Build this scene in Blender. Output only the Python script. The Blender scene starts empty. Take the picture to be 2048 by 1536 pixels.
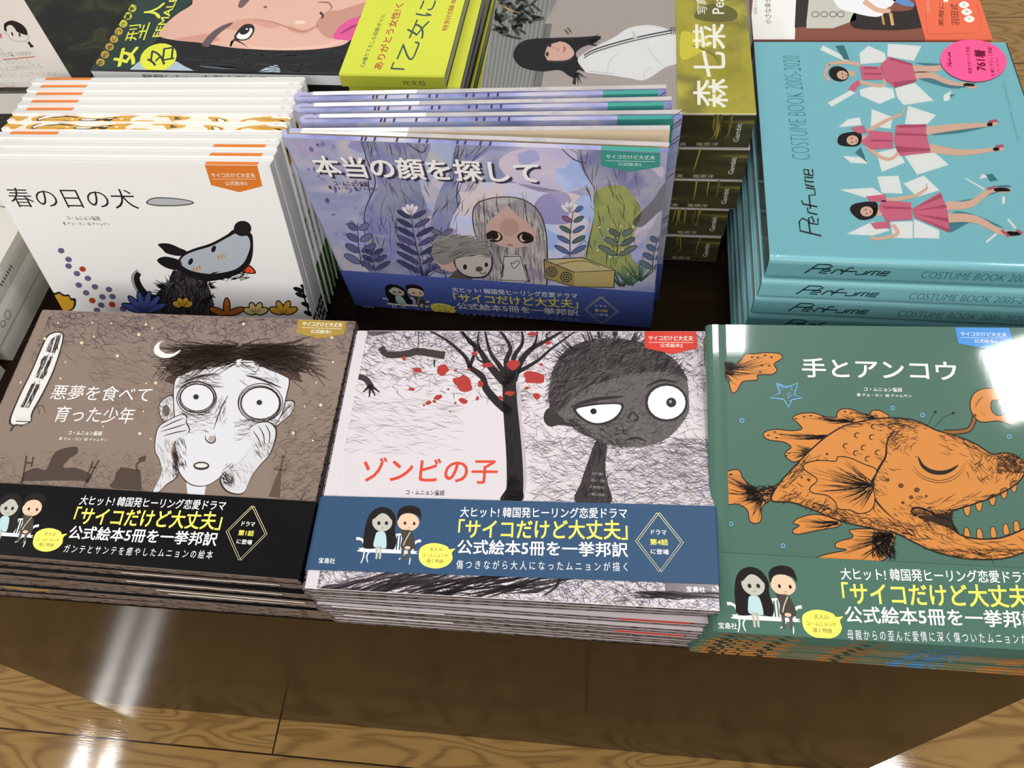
import bpy, math, random
from mathutils import Vector, Matrix, Euler
from mathutils.geometry import tessellate_polygon
random.seed(7)
PI = math.pi
SC = bpy.context.scene
COL = SC.collection

# ------------------------------------------------------------------ camera
FPX = 1612.19
CAM_LOC = Vector((0.17869, -0.14947, 0.564944))
CAM_ROT = Euler((0.569459, 0.083128, 0.09729), 'XYZ')
PPX, PPY = 1024 - 32.466, 768 - 0.715
cd = bpy.data.cameras.new('camera'); co = bpy.data.objects.new('camera', cd); COL.objects.link(co)
cd.sensor_width = 36; cd.lens = FPX * 36 / 2048
cd.shift_x = 32.466 / 2048; cd.shift_y = -0.715 / 2048
cd.clip_start = 0.01
co.location = CAM_LOC; co.rotation_euler = CAM_ROT
SC.camera = co

# ------------------------------------------------------------------ light
SC.view_settings.view_transform = 'Standard'; SC.view_settings.look = 'None'
SC.view_settings.gamma = 1; SC.view_settings.use_curve_mapping = False
SC.view_settings.exposure = 0.0
w = bpy.data.worlds.new('shop_light'); SC.world = w; w.use_nodes = True
bg = w.node_tree.nodes['Background']; bg.inputs[0].default_value = (1, 0.995, 0.985, 1); bg.inputs[1].default_value = 0.34
def lamp(name, loc, sx, sy, power, color=(1, 0.98, 0.955), rot=(0, 0, 0)):
    l = bpy.data.lights.new(name, 'AREA'); l.shape = 'RECTANGLE'; l.size = sx; l.size_y = sy; l.energy = power; l.color = color
    o = bpy.data.objects.new(name, l); COL.objects.link(o); o.location = loc; o.rotation_euler = rot
    return o
lamp('ceiling_panel_or_fill_light', (0.42, 0.56, 2.0), 0.28, 0.34, 13)
lamp('ceiling_panel_or_fill_light', (1.315, 0.335, 2.0), 0.17, 0.22, 4.6, rot=(0, 0, math.radians(20)))
lamp('front_fill_light', (0.1, -1.75, 1.50), 2.3, 1.3, 40, rot=(math.radians(48), 0, 0))  # fill added behind the camera to lift the upright covers, no known fixture
lamp('ceiling_panel_or_fill_light', (-0.4, 1.75, 2.0), 1.3, 0.8, 18)  # not a known panel: overhead fill added to brighten the rear stacks
lamp('ceiling_tube_light', (-1.87, -0.35, 2.0), 0.04, 1.1, 10)
lamp('ceiling_tube_light', (-1.75, -0.35, 2.0), 0.04, 1.1, 10)

# ------------------------------------------------------------------ materials
def lin(h):
    v = [int(h[i:i + 2], 16) / 255 for i in (0, 2, 4)]
    return tuple((x / 12.92 if x <= .04045 else ((x + .055) / 1.055) ** 2.4) for x in v) + (1,)
MATS = {}
def mat(h, rough=0.42, coat=0.0, crough=0.08, spec=0.12):
    k = (h, rough, coat, crough, spec)
    if k in MATS: return MATS[k]
    m = bpy.data.materials.new('ink_' + h); m.use_nodes = True
    b = m.node_tree.nodes['Principled BSDF']
    b.inputs['Base Color'].default_value = lin(h); b.inputs['Roughness'].default_value = rough
    b.inputs['Specular IOR Level'].default_value = spec
    b.inputs['Coat Weight'].default_value = coat; b.inputs['Coat Roughness'].default_value = crough
    if coat >= .85:
        N = m.node_tree.nodes; L = m.node_tree.links; tc = N.new('ShaderNodeTexCoord'); no = N.new('ShaderNodeTexNoise'); no.inputs['Scale'].default_value = 420; no.inputs['Detail'].default_value = 3
        bp = N.new('ShaderNodeBump'); bp.inputs['Strength'].default_value = .12; bp.inputs['Distance'].default_value = .00003
        L.new(tc.outputs['Object'], no.inputs['Vector']); L.new(no.outputs['Fac'], bp.inputs['Height']); L.new(bp.outputs[0], b.inputs['Coat Normal'])
    MATS[k] = m; return m
def noisemat(name, stops, scale=(30, 30, 30), detail=3, rough=0.4, coat=0.0, crough=0.1, interp='LINEAR', dist=0.0, spec=0.12, bump=0.0):
    m = bpy.data.materials.new(name); m.use_nodes = True; nt = m.node_tree; N = nt.nodes; L = nt.links
    b = N['Principled BSDF']
    tc = N.new('ShaderNodeTexCoord'); mp = N.new('ShaderNodeMapping'); mp.inputs['Scale'].default_value = scale
    no = N.new('ShaderNodeTexNoise'); no.inputs['Scale'].default_value = 1; no.inputs['Detail'].default_value = detail; no.inputs['Distortion'].default_value = dist
    cr = N.new('ShaderNodeValToRGB'); cr.color_ramp.interpolation = interp
    e = cr.color_ramp.elements
    while len(e) < len(stops): e.new(0.5)
    for i, (p, h) in enumerate(stops): e[i].position = p; e[i].color = lin(h)
    L.new(tc.outputs['Object'], mp.inputs['Vector']); L.new(mp.outputs[0], no.inputs['Vector'])
    L.new(no.outputs['Fac'], cr.inputs[0]); L.new(cr.outputs[0], b.inputs['Base Color'])
    b.inputs['Roughness'].default_value = rough; b.inputs['Coat Weight'].default_value = coat; b.inputs['Coat Roughness'].default_value = crough
    b.inputs['Specular IOR Level'].default_value = spec
    if bump:
        bp = N.new('ShaderNodeBump'); bp.inputs['Strength'].default_value = bump; bp.inputs['Distance'].default_value = .0004
        L.new(no.outputs['Fac'], bp.inputs['Height']); L.new(bp.outputs[0], b.inputs['Normal'])
    return m
def page_mat(name, h, axis=2, freq=2600, dark='c9c6bf'):
    m = bpy.data.materials.new(name); m.use_nodes = True; nt = m.node_tree; N = nt.nodes; L = nt.links
    b = N['Principled BSDF']
    tc = N.new('ShaderNodeTexCoord'); mp = N.new('ShaderNodeMapping'); s = [3, 3, 3]; s[axis] = freq; mp.inputs['Scale'].default_value = s
    no = N.new('ShaderNodeTexNoise'); no.inputs['Scale'].default_value = 1; no.inputs['Detail'].default_value = 1
    cr = N.new('ShaderNodeValToRGB'); e = cr.color_ramp.elements
    e[0].position = .35; e[0].color = lin(dark); e[1].position = .6; e[1].color = lin(h)
    L.new(tc.outputs['Object'], mp.inputs['Vector']); L.new(mp.outputs[0], no.inputs['Vector']); L.new(no.outputs['Fac'], cr.inputs[0]); L.new(cr.outputs[0], b.inputs['Base Color'])
    b.inputs['Roughness'].default_value = .7
    return m
PAPER = page_mat('paper_edges', 'ece9e2')
PAPERG = page_mat('paper_edges_grey', 'b9b8b2', dark='85847f')

def floor_mat():
    m = bpy.data.materials.new('oak_laminate'); m.use_nodes = True; nt = m.node_tree; N = nt.nodes; L = nt.links
    b = N['Principled BSDF']
    def math_(op, a, c=None):
        n = N.new('ShaderNodeMath'); n.operation = op
        for i, v in enumerate((a, c)):
            if v is None: continue
            if isinstance(v, (int, float)): n.inputs[i].default_value = v
            else: L.new(v, n.inputs[i])
        return n.outputs[0]
    tc = N.new('ShaderNodeTexCoord'); sep = N.new('ShaderNodeSeparateXYZ'); L.new(tc.outputs['Object'], sep.inputs[0])
    X, Y = sep.outputs[0], sep.outputs[1]
    yy = math_('DIVIDE', math_('ADD', Y, 0.0395), 0.143)
    row = math_('FLOOR', yy); fy = math_('FRACT', yy)
    wn = N.new('ShaderNodeTexWhiteNoise'); wn.noise_dimensions = '1D'; L.new(row, wn.inputs['W'])
    xx = math_('DIVIDE', math_('ADD', X, math_('ADD', 0.1885, math_('MULTIPLY', math_('MULTIPLY', row, 0.37), 1.0))), 0.91)
    colm = math_('FLOOR', xx); fx = math_('FRACT', xx)
    comb = N.new('ShaderNodeCombineXYZ')
    L.new(math_('ADD', math_('MULTIPLY', X, 5.5), math_('MULTIPLY', colm, 7.3)), comb.inputs[0])
    L.new(math_('ADD', math_('MULTIPLY', Y, 26.0), math_('MULTIPLY', row, 3.7)), comb.inputs[1])
    n1 = N.new('ShaderNodeTexNoise'); n1.inputs['Scale'].default_value = 1; n1.inputs['Detail'].default_value = 1.2; n1.inputs['Roughness'].default_value = .45; n1.inputs['Distortion'].default_value = .5
    L.new(comb.outputs[0], n1.inputs['Vector'])
    ring = math_('SINE', math_('MULTIPLY', n1.outputs['Fac'], 62.0))
    ring = math_('POWER', math_('MULTIPLY', math_('ADD', ring, 1.0), 0.5), 2.2)
    comb2 = N.new('ShaderNodeCombineXYZ'); L.new(math_('MULTIPLY', X, 30.0), comb2.inputs[0]); L.new(math_('MULTIPLY', Y, 900.0), comb2.inputs[1])
    n2 = N.new('ShaderNodeTexNoise'); n2.inputs['Scale'].default_value = 1; n2.inputs['Detail'].default_value = 2
    L.new(comb2.outputs[0], n2.inputs['Vector'])
    v = math_('ADD', math_('MULTIPLY', ring, 0.42), math_('MULTIPLY', n2.outputs['Fac'], 0.6))
    cr = N.new('ShaderNodeValToRGB'); e = cr.color_ramp.elements
    e[0].position = .1; e[0].color = lin('ae8a52'); e[1].position = .95; e[1].color = lin('70512a')
    k = e.new(.45); k.color = lin('9d7a45')
    L.new(v, cr.inputs[0])
    s1 = math_('LESS_THAN', math_('ABSOLUTE', math_('SUBTRACT', fy, 0.0)), 0.014)
    s2 = math_('LESS_THAN', fx, 0.0022)
    seam = math_('MAXIMUM', s1, s2)
    mx = N.new('ShaderNodeMix'); mx.data_type = 'RGBA'; L.new(seam, mx.inputs['Factor']); L.new(cr.outputs[0], mx.inputs['A']); mx.inputs['B'].default_value = lin('2c1d0c')
    L.new(mx.outputs['Result'], b.inputs['Base Color'])
    b.inputs['Roughness'].default_value = .06; b.inputs['Specular IOR Level'].default_value = .5
    bp = N.new('ShaderNodeBump'); bp.inputs['Strength'].default_value = .07; bp.inputs['Distance'].default_value = .0004
    L.new(n2.outputs['Fac'], bp.inputs['Height']); L.new(bp.outputs[0], b.inputs['Normal'])
    return m
def film_mat():
    m = bpy.data.materials.new('clear_film'); m.use_nodes = True; nt = m.node_tree; N = nt.nodes; L = nt.links
    N.remove(N['Principled BSDF']); out = N['Material Output']
    tr = N.new('ShaderNodeBsdfTransparent'); gl = N.new('ShaderNodeBsdfGlossy'); gl.inputs['Roughness'].default_value = .12
    fr = N.new('ShaderNodeFresnel'); fr.inputs['IOR'].default_value = 1.4
    tc = N.new('ShaderNodeTexCoord'); mp = N.new('ShaderNodeMapping'); mp.inputs['Scale'].default_value = (20, 260, 60)
    no = N.new('ShaderNodeTexNoise'); no.inputs['Scale'].default_value = 1; no.inputs['Detail'].default_value = 2
    bp = N.new('ShaderNodeBump'); bp.inputs['Strength'].default_value = .35; bp.inputs['Distance'].default_value = .0008
    L.new(tc.outputs['Object'], mp.inputs[0]); L.new(mp.outputs[0], no.inputs['Vector']); L.new(no.outputs['Fac'], bp.inputs['Height'])
    L.new(bp.outputs[0], gl.inputs['Normal']); L.new(bp.outputs[0], fr.inputs['Normal'])
    ms = N.new('ShaderNodeMixShader'); L.new(fr.outputs[0], ms.inputs[0]); L.new(tr.outputs[0], ms.inputs[1]); L.new(gl.outputs[0], ms.inputs[2])
    L.new(ms.outputs[0], out.inputs[0])
    return m
FILM = film_mat()

# ------------------------------------------------------------------ mesh helpers
class MB:
    def __init__(s): s.V = []; s.F = []; s.I = []; s.M = []
    def mi(s, m):
        if m not in s.M: s.M.append(m)
        return s.M.index(m)
    def add(s, vs, fs, m):
        b = len(s.V); s.V.extend(vs); k = s.mi(m)
        for f in fs: s.F.append([b + i for i in f]); s.I.append(k)
    def box(s, x0, x1, y0, y1, z0, z1, m):
        v = [(x, y, z) for z in (z0, z1) for y in (y0, y1) for x in (x0, x1)]
        s.add(v, [(0, 2, 3, 1), (4, 5, 7, 6), (0, 1, 5, 4), (2, 6, 7, 3), (0, 4, 6, 2), (1, 3, 7, 5)], m)
    def extrude_y(s, prof, y0, y1, m, mcap=None, mfun=None):
        n = len(prof); v = [(x, y0, z) for x, z in prof] + [(x, y1, z) for x, z in prof]
        for i in range(n):
            j = (i + 1) % n; mm = mfun(prof[i], prof[j]) if mfun else m
            s.add([v[i], v[j], v[n + j], v[n + i]], [(3, 2, 1, 0)], mm)
        tri = tessellate_polygon([[Vector((x, z, 0)) for x, z in prof]])
        s.add(v[:n], [tuple(t) for t in tri], mcap or m); s.add(v[n:], [tuple(reversed(t)) for t in tri], mcap or m)
    def build(s, name, parent=None, loc=None, rot=None):
        me = bpy.data.meshes.new(name); me.from_pydata(s.V, [], s.F)
        for m in s.M: me.materials.append(m)
        me.polygons.foreach_set('material_index', s.I); me.update()
        o = bpy.data.objects.new(name, me); COL.objects.link(o)
        if parent: o.parent = parent
        if loc is not None: o.location = loc
        if rot is not None: o.rotation_euler = rot
        return o
def pose(loc, rot): return Matrix.Translation(Vector(loc)) @ Euler(rot, 'XYZ').to_matrix().to_4x4()
def root(name, label, cat, loc, rot=(0, 0, 0), group=None):
    o = bpy.data.objects.new(name, None); COL.objects.link(o); o.empty_display_size = .05
    o.location = loc; o.rotation_euler = rot; o['label'] = label; o['category'] = cat
    if group: o['group'] = group
    return o
RCAM = CAM_ROT.to_matrix()
def ray(x, y): return RCAM @ Vector(((x - PPX) / FPX, -(y - PPY) / FPX, -1))

def catmull(p, closed=True, k=5):
    n = len(p); out = []
    rng = range(n) if closed else range(n - 1)
    for i in rng:
        a, b, c, d = (p[(i - 1) % n], p[i], p[(i + 1) % n], p[(i + 2) % n]) if closed else (p[max(i - 1, 0)], p[i], p[i + 1], p[min(i + 2, n - 1)])
        for j in range(k):
            t = j / k; t2 = t * t; t3 = t2 * t
            out.append(tuple(.5 * (2 * b[q] + (c[q] - a[q]) * t + (2 * a[q] - 5 * b[q] + 4 * c[q] - d[q]) * t2 + (3 * b[q] - a[q] - 3 * c[q] + d[q]) * t3) for q in (0, 1)))
    if not closed: out.append(tuple(p[-1]))
    return out
def clip(poly, r):
    for ax, lim, sg in ((0, r[0], 1), (0, r[1], -1), (1, r[2], 1), (1, r[3], -1)):
        out = []
        for i in range(len(poly)):
            a, b = poly[i - 1], poly[i]; ia = (a[ax] - lim) * sg >= 0; ib = (b[ax] - lim) * sg >= 0
            if ia != ib:
                t = (lim - a[ax]) / (b[ax] - a[ax]); out.append((a[0] + t * (b[0] - a[0]), a[1] + t * (b[1] - a[1])))
            if ib: out.append(b)
        poly = out
        if len(poly) < 3: return []
    return poly
def inside(p, poly):
    x, y = p; c = False
    for i in range(len(poly)):
        a, b = poly[i - 1], poly[i]
        if (a[1] > y) != (b[1] > y) and x < (b[0] - a[0]) * (y - a[1]) / (b[1] - a[1]) + a[0]: c = not c
    return c
TXT = {}
def text_mesh(s, bold, sp):
    k = (s, bold, sp)
    if k not in TXT:
        cu = bpy.data.curves.new('t', 'FONT'); cu.body = s; cu.resolution_u = 3; cu.offset = bold; cu.space_character = sp
        o = bpy.data.objects.new('t', cu); me = o.to_mesh()
        v = [(q.co.x, q.co.y) for q in me.vertices]; f = [tuple(q.vertices) for q in me.polygons]
        o.to_mesh_clear(); bpy.data.objects.remove(o); bpy.data.curves.remove(cu)
        x0, x1 = min(q[0] for q in v), max(q[0] for q in v); y0, y1 = min(q[1] for q in v), max(q[1] for q in v)
        TXT[k] = ([((x - x0) / (x1 - x0), (y - y0) / (y1 - y0)) for x, y in v], f)
    return TXT[k]
EPS = 0.00003
class Art:
    """flat print on one plane of a thing: M = world matrix of the thing, o/ux/uy/n = the plane in its own coordinates, crop = where the sketch units sit"""
    def __init__(s, mb, M, o, ux, uy, n, crop, rect, shift=(0, 0), rough=.42, coat=0, crough=.08, spec=.12):
        s.mb = mb; s.M = M; s.o = Vector(o); s.ux = Vector(ux); s.uy = Vector(uy); s.n = Vector(n); s.crop = crop; s.rect = rect; s.sh = shift
        s.kw = dict(rough=rough, coat=coat, crough=crough, spec=spec); s.z = 1
        s.wo = M @ s.o; s.R = M.to_3x3(); s.wn = s.R @ s.n
        s.flip = s.ux.cross(s.uy).dot(s.n) < 0
    def P(s, p):
        ox, oy, k = s.crop; d = ray(ox + p[0] * k, oy + p[1] * k)
        q = CAM_LOC + d * ((s.wo - CAM_LOC).dot(s.wn) / d.dot(s.wn)) - s.wo
        return (q.dot(s.R @ s.ux) + s.sh[0], q.dot(s.R @ s.uy) + s.sh[1])
    def at(s, q, z): return tuple(s.o + s.ux * q[0] + s.uy * q[1] + s.n * (EPS * z))
    def m(s, c): return mat(c, **s.kw) if isinstance(c, str) else c
    def raw(s, q, c, z):
        if s.rect: q = clip(q, s.rect)
        if len(q) < 3: return
        tri = tessellate_polygon([[Vector((a, b, 0)) for a, b in q]])
        s.mb.add([s.at(p, z) for p in q], [tuple(t) if not s.flip else tuple(reversed(t)) for t in tri], s.m(c))
    def poly(s, pts, c, sm=True, z=None):
        q = [s.P(p) for p in pts]; s.raw(catmull(q) if sm else q, c, s.z if z is None else z)
    def ell(s, x, y, rx, ry, c, rot=0, z=None, n=20):
        a = math.radians(rot); s.poly([(x + rx * math.cos(t) * math.cos(a) - ry * math.sin(t) * math.sin(a), y + rx * math.cos(t) * math.sin(a) + ry * math.sin(t) * math.cos(a)) for t in [2 * PI * i / n for i in range(n)]], c, False, z)
    def ring(s, x, y, rx, ry, wd, c, z=None):
        s.line([(x + rx * math.cos(t), y + ry * math.sin(t)) for t in [2 * PI * i / 20 for i in range(21)]], wd, c, sm=False, z=z)
    def line(s, pts, wd, c, w1=None, sm=True, z=None, taper=False):
        """stroke of width wd (sketch units) to w1"""
        z = s.z if z is None else z
        if sm and len(pts) > 2: pts = catmull(pts, False, 4)
        n = len(pts); w1 = wd if w1 is None else w1; L = []; R_ = []
        for i, p in enumerate(pts):
            a, b = pts[max(i - 1, 0)], pts[min(i + 1, n - 1)]; dx, dy = b[0] - a[0], b[1] - a[1]; l = math.hypot(dx, dy) or 1
            t = i / (n - 1); h = (wd + (w1 - wd) * t) / 2
            if taper: h *= max(.12, math.sin(PI * min(max(t, .04), .96)) ** .6)
            L.append(s.P((p[0] - dy / l * h, p[1] + dx / l * h))); R_.append(s.P((p[0] + dy / l * h, p[1] - dx / l * h)))
        for i in range(n - 1): s.raw([L[i], L[i + 1], R_[i + 1], R_[i]], c, z)
    def strokes(s, n, area, ang, spread, ln, wd, cols, z=None, dens=None, poly=None):
        """pen hatching: n short strokes in the box area"""
        for _ in range(n):
            x = random.uniform(area[0], area[2]); y = random.uniform(area[1], area[3])
            if poly and not inside((x, y), poly): continue
            if dens and random.random() > dens(x, y): continue
            a = math.radians(random.gauss(ang, spread)); l = ln * random.uniform(.5, 1.4); k = random.uniform(-.15, .15) * l
            dx, dy = math.cos(a) * l / 2, math.sin(a) * l / 2
            s.line([(x - dx, y - dy), (x - dy * k / l, y + dx * k / l), (x + dx, y + dy)], wd * random.uniform(.6, 1.3), random.choice(cols), sm=False, z=z, taper=True)
    def fan(s, cx, cy, a0, a1, r0, r1, n, wd, c, z=None):
        for _ in range(n):
            a = math.radians(random.uniform(a0, a1)); p = random.uniform(r0[0], r0[1]); q = random.uniform(r1[0], r1[1])
            s.line([(cx + math.cos(a) * p, cy + math.sin(a) * p), (cx + math.cos(a) * q, cy + math.sin(a) * q)], wd, c, sm=False, z=z, w1=wd * .3)
    def text(s, t, bl, br, tl, c, bold=0.0, z=None, sp=1.0, shadow=None):
        z = s.z if z is None else z
        v, f = text_mesh(t, min(bold, 0), sp); a, b, d = s.P(bl), s.P(br), s.P(tl)
        ux, uy = b[0] - a[0], b[1] - a[1]; l = math.hypot(ux, uy); px, py = -uy / l, ux / l
        h = (d[0] - a[0]) * px + (d[1] - a[1]) * py
        if shadow: s.text(t, (bl[0] + shadow[0], bl[1] + shadow[1]), (br[0] + shadow[0], br[1] + shadow[1]), (tl[0] + shadow[0], tl[1] + shadow[1]), shadow[2], bold, z - 1, sp)
        k = abs(h) * max(bold, 0) * 1.05
        for i_, (ox, oy) in enumerate(((0, 0),) if bold <= 0 else ((-k, -k), (k, -k), (-k, k), (k, k))):
            pts = [s.at((a[0] + ux * u + px * h * q + ox, a[1] + uy * u + py * h * q + oy), z + .18 * i_) for u, q in v]
            s.mb.add(pts, f if (h > 0) != s.flip else [tuple(reversed(g)) for g in f], s.m(c))

# ------------------------------------------------------------------ hardcover and softcover shells
BD = .0042
def hard_cover(W, H, T, base, edge, spine, front=True, back=True, b=None):
    b = b or BD; p = []
    if front: p += [(W, T - .0004), (W - .0004, T), (.011, T), (.0098, T - .00015), (.0085, T - .0005), (.0072, T - .00015), (.006, T), (.0022, T), (.0008, T - .0004)]
    p += [(-.0009, T - .0016), (-.0017, T * .72), (-.002, T / 2), (-.0017, T * .28), (-.0009, .0016)]
    if back: p += [(.0008, .0004), (.0022, 0), (.006, 0), (.0072, .0003), (.0085, .001), (.0098, .0003), (.011, 0), (W - .0004, 0), (W, .0004), (W, b), (.004, b)]
    p += [(.0016, T * .46), (.0012, T / 2), (.0016, T * .54)]
    if front: p += [(.004, T - b), (W, T - b)]
    mb = MB()
    def mf(a, c):
        if a[0] < .0009 and c[0] < .0009: return spine
        if a[0] > W - .001 and c[0] > W - .001: return edge
        return base
    mb.extrude_y(p, 0, H, base, edge, mf)
    return mb
def soft_cover(W, H, T, base, spine, c=.0007, edge=None, r=.0012):
    mb = MB()
    arc = [(r - r * math.sin(t), T - r + r * math.cos(t)) for t in [PI / 2 * i / 7 for i in range(8)]]
    p = [(W, T)] + arc + [(x, T - z) for x, z in reversed(arc)] + [(W, 0), (W, c), (c * 1.2, c), (c * 1.2, T - c), (W, T - c)]
    mb.extrude_y(p, 0, H, base, edge or base, lambda a, q: spine if (a[0] < .0009 and q[0] < .0009 and abs(a[1] - q[1]) > T * .4) else base)
    return mb
def pages(W, H, T, parent, m=PAPER, g=.0045, b=BD, x0=.0035, z1=None):
    mb = MB(); mb.box(x0, W - g, g, H - g, b, (T - b) if z1 is None else z1, m)
    return mb.build('page_block', parent)
def band_mesh(W, H, T, tl, tr, bl_, br_, m, e=.0004):
    """paper band: front sheet plus wraps over the spine and the fore edge; tl.. = heights of its corners"""
    mb = MB(); z = T + e
    xs = [(-.0012, T - .0012), (.0008, z - .0001), (.0025, z), (W - .0004, z), (W + e, T - .0003), (W + e, .0003)]
    xs = [(-.0024, T / 2), (-.002, T * .75)] + xs
    n = len(xs)
    f = lambda x, a, b: a + (b - a) * min(max(x / W, 0), 1)
    v = [(x, f(x, bl_, br_), q) for x, q in xs] + [(x, f(x, tl, tr), q) for x, q in xs]
    o = [(x - (.00025 if i < 3 else 0) + (.00025 if i > n - 3 else 0), y, q + .00025 * (2 < i < n - 1)) for i, (x, y, q) in enumerate(v[:n])]
    o += [(x - (.00025 if i < 3 else 0) + (.00025 if i > n - 3 else 0), y, q + .00025 * (2 < i < n - 1)) for i, (x, y, q) in enumerate(v[n:])]
    fs = [(i, i + 1, n + i + 1, n + i) for i in range(n - 1)]
    mb.add(o, fs, m); mb.add(v, [tuple(reversed(q)) for q in fs], m)
    mb.add(v[:n] + o[:n], [(i, i + 1, n + i + 1, n + i) for i in range(n - 1)], m); mb.add(v[n:] + o[n:], [(i + n, i + n + 1, i + 1, i) for i in range(n - 1)], m)
    return mb

# ------------------------------------------------------------------ setting
mb = MB(); mb.box(-3, 3, -2.5, 3.5, -.50, -.46, floor_mat()); o = mb.build('floor'); o['kind'] = 'structure'; o['label'] = 'oak laminate plank floor'
mb = MB(); mb.box(-3, 3, -2.5, -2.42, -.46, 2.3, mat('d9d3c8', .7)); o = mb.build('wall_back'); o['kind'] = 'structure'
DARKW = noisemat('dark_stained_wood', [(.3, '1d1712'), (.55, '261e17'), (.8, '2e251c')], (3, 60, 90), 4, .3, spec=.35)
DARKP = noisemat('dark_stained_panel', [(.3, '1d150e'), (.55, '221911'), (.8, '281d14')], (4, 60, 90), 4, .13, spec=.06)
t = root('display_table', 'dark brown wooden display table under all the books', 'table', (.03, .4, -.46))
def tpart(name, x0, x1, y0, y1, z0, z1, m):
    b = MB(); b.box(x0 - .03, x1 - .03, y0 - .4, y1 - .4, z0 + .46, z1 + .46, m); return b.build(name, t)
tpart('table_top', -.515, .53, .0012, .80, -.022, 0, DARKP)
tpart('front_panel', -.432, .488, .0012, .018, -.46, -.022, DARKP)
tpart('back_panel', -.432, .488, .76, .778, -.46, -.022, DARKP)
tpart('side_panel', -.432, -.414, .018, .76, -.46, -.022, DARKP)
tpart('side_panel', .47, .488, .018, .76, -.46, -.022, DARKP)

# ------------------------------------------------------------------ shared print on the picture-book bands
ZPOSE = ((0.000002, 0.000218, 0.076367), (0.050118, -0.042962, 0.002236))
BPOSE = ((-0.269134, 0.010855, 0.068555), (0.065371, -0.005996, -0.014789))
FPOSE = ((0.2556, -0.007529, 0.07244), (0.245703, -0.017006, 0.009045))
OPOSE = ((-0.039075, 0.28527, 0.004073), (1.610831, -0.017897, -0.074275))
DPOSE = ((-0.29830, 0.24744, 0.0028), (1.35004, 0.0, -0.00863))
CZ, CB, CF, CO, CD = (600, 640, .41992), (0, 600, .35156), (1400, 620, .32546), (540, 120, .43945), (0, 300, .35156)
TAG1, TAG2 = 'サイコだけど大丈夫', '公式絵本'
def top_pose(ps, T):
    """place the root so that the cover's outer face passes through the pose"""
    R_ = Euler(ps[1], 'XYZ').to_matrix(); return tuple(Vector(ps[0]) - R_ @ Vector((0, 0, T))), ps[1]
def band_print(mb, W, T, v0, v1, tag, ep, dx, dy, kw={}, pub=(0, 0), tagw='e9ecef'):
    M = pose(*top_pose(ZPOSE, T))
    A = Art(mb, M, (0, 0, T + .00065), (1, 0, 0), (0, 1, 0), (0, 0, 1), CZ, (0, W, v0, v1), (dx, dy), **kw)
    wh, ye, dk = 'f2f1ee', 'f6e766', '3a3a38'
    # white bench
    A.poly([(286, 1092), (300, 1086), (540, 1100), (548, 1108), (540, 1114), (292, 1104)], wh)
    for q in ([(268, 1042), (285, 1042), (302, 1056), (306, 1092)], [(576, 1052), (560, 1054), (545, 1066), (536, 1102)]): A.line(q, 14, wh, 9)
    for q in ([(306, 1100), (302, 1130), (290, 1158)], [(330, 1104), (318, 1125), (322, 1155)], [(520, 1112), (524, 1140), (520, 1164)], [(500, 1110), (486, 1130), (470, 1140)]): A.line(q, 7, wh, 4)
    A.line([(452, 1024), (500, 1020), (520, 1030)], 9, wh)
    for x in (458, 472, 486): A.line([(x, 1024), (x - 6, 1095)], 7, wh)
    A.z = 2
    A.poly([(308, 1088), (303, 1040), (312, 980), (330, 930), (360, 900), (400, 891), (438, 908), (458, 950), (452, 1000), (460, 1050), (445, 1092), (400, 1085)], '1f1c1b')
    A.z = 3
    A.poly([(366, 1012), (390, 1006), (408, 1020), (412, 1075), (400, 1088), (352, 1080), (356, 1040)], 'b4cfd2')
    for x in (366, 382): A.line([(x, 1080), (x, 1120), (x - 3, 1138)], 12, 'b9b4a8', 9)
    A.ell(392, 962, 48, 46, 'b9b7ab'); A.poly([(348, 950), (356, 915), (395, 898), (430, 915), (440, 955), (415, 928), (385, 922)], '1f1c1b', z=4)
    A.poly([(478, 1000), (500, 1000), (530, 1006), (548, 1060), (540, 1092), (482, 1086), (486, 1040)], '45403b')
    A.ell(516, 963, 52, 43, 'dfbfa2'); A.poly([(466, 955), (466, 915), (490, 892), (530, 884), (570, 900), (576, 950), (560, 930), (520, 920), (485, 925)], '201c1a', z=4)
    A.line([(490, 1088), (488, 1120), (484, 1142)], 15, '56514d', 12, z=4); A.line([(520, 1090), (520, 1122), (514, 1144)], 15, '56514d', 12, z=4)
    A.z = 5
    for x, y in ((376, 968), (412, 968)): A.ell(x, y, 8, 9, '2b2a2a')
    for x, y in ((500, 968), (544, 970)): A.ell(x, y, 6, 8, '2b2524')
    A.line([(388, 990), (398, 990)], 3, '8a6f68'); A.line([(516, 990), (528, 991)], 3, '9c6a58')
    A.line([(526, 1010), (505, 1045), (492, 1075)], 5, 'c9b89b')
    A.ell(512, 1085, 14, 8, 'dfbfa2'); A.ell(372, 1082, 10, 7, 'b9b7ab')
    # speech bubble
    A.poly([(566, 1118), (575, 1085), (612, 1066), (655, 1064), (700, 1078), (712, 1092), (740, 1089), (724, 1108), (726, 1140), (700, 1170), (650, 1184), (600, 1174), (572, 1150)], ye)
    A.z = 6
    A.text('主人公', (617, 1100), (680, 1101), (617, 1082), dk); A.text('コ・ムニョンが', (583, 1128), (706, 1131), (583, 1111), dk); A.text('描く物語', (602, 1156), (682, 1159), (602, 1137), dk)
    A.text('宝島社', (87 + pub[0], 1158 + pub[1]), (165 + pub[0], 1161 + pub[1]), (88 + pub[0], 1132 + pub[1]), wh, .008)
    A.text('大ヒット! 韓国発ヒーリング恋愛ドラマ', (762, 939), (1558, 946), (762, 890), wh, .008)
    A.text('「サイコだけど大丈夫」', (752, 1040), (1560, 1046), (752, 950), ye, .013)
    A.text('公式絵本5冊を一挙邦訳', (748, 1114), (1562, 1130), (748, 1046), wh, .014)
    A.text(tag, (743, 1186), (1560, 1198), (743, 1143), tagw, 0.0, sp=1.5)
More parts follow.
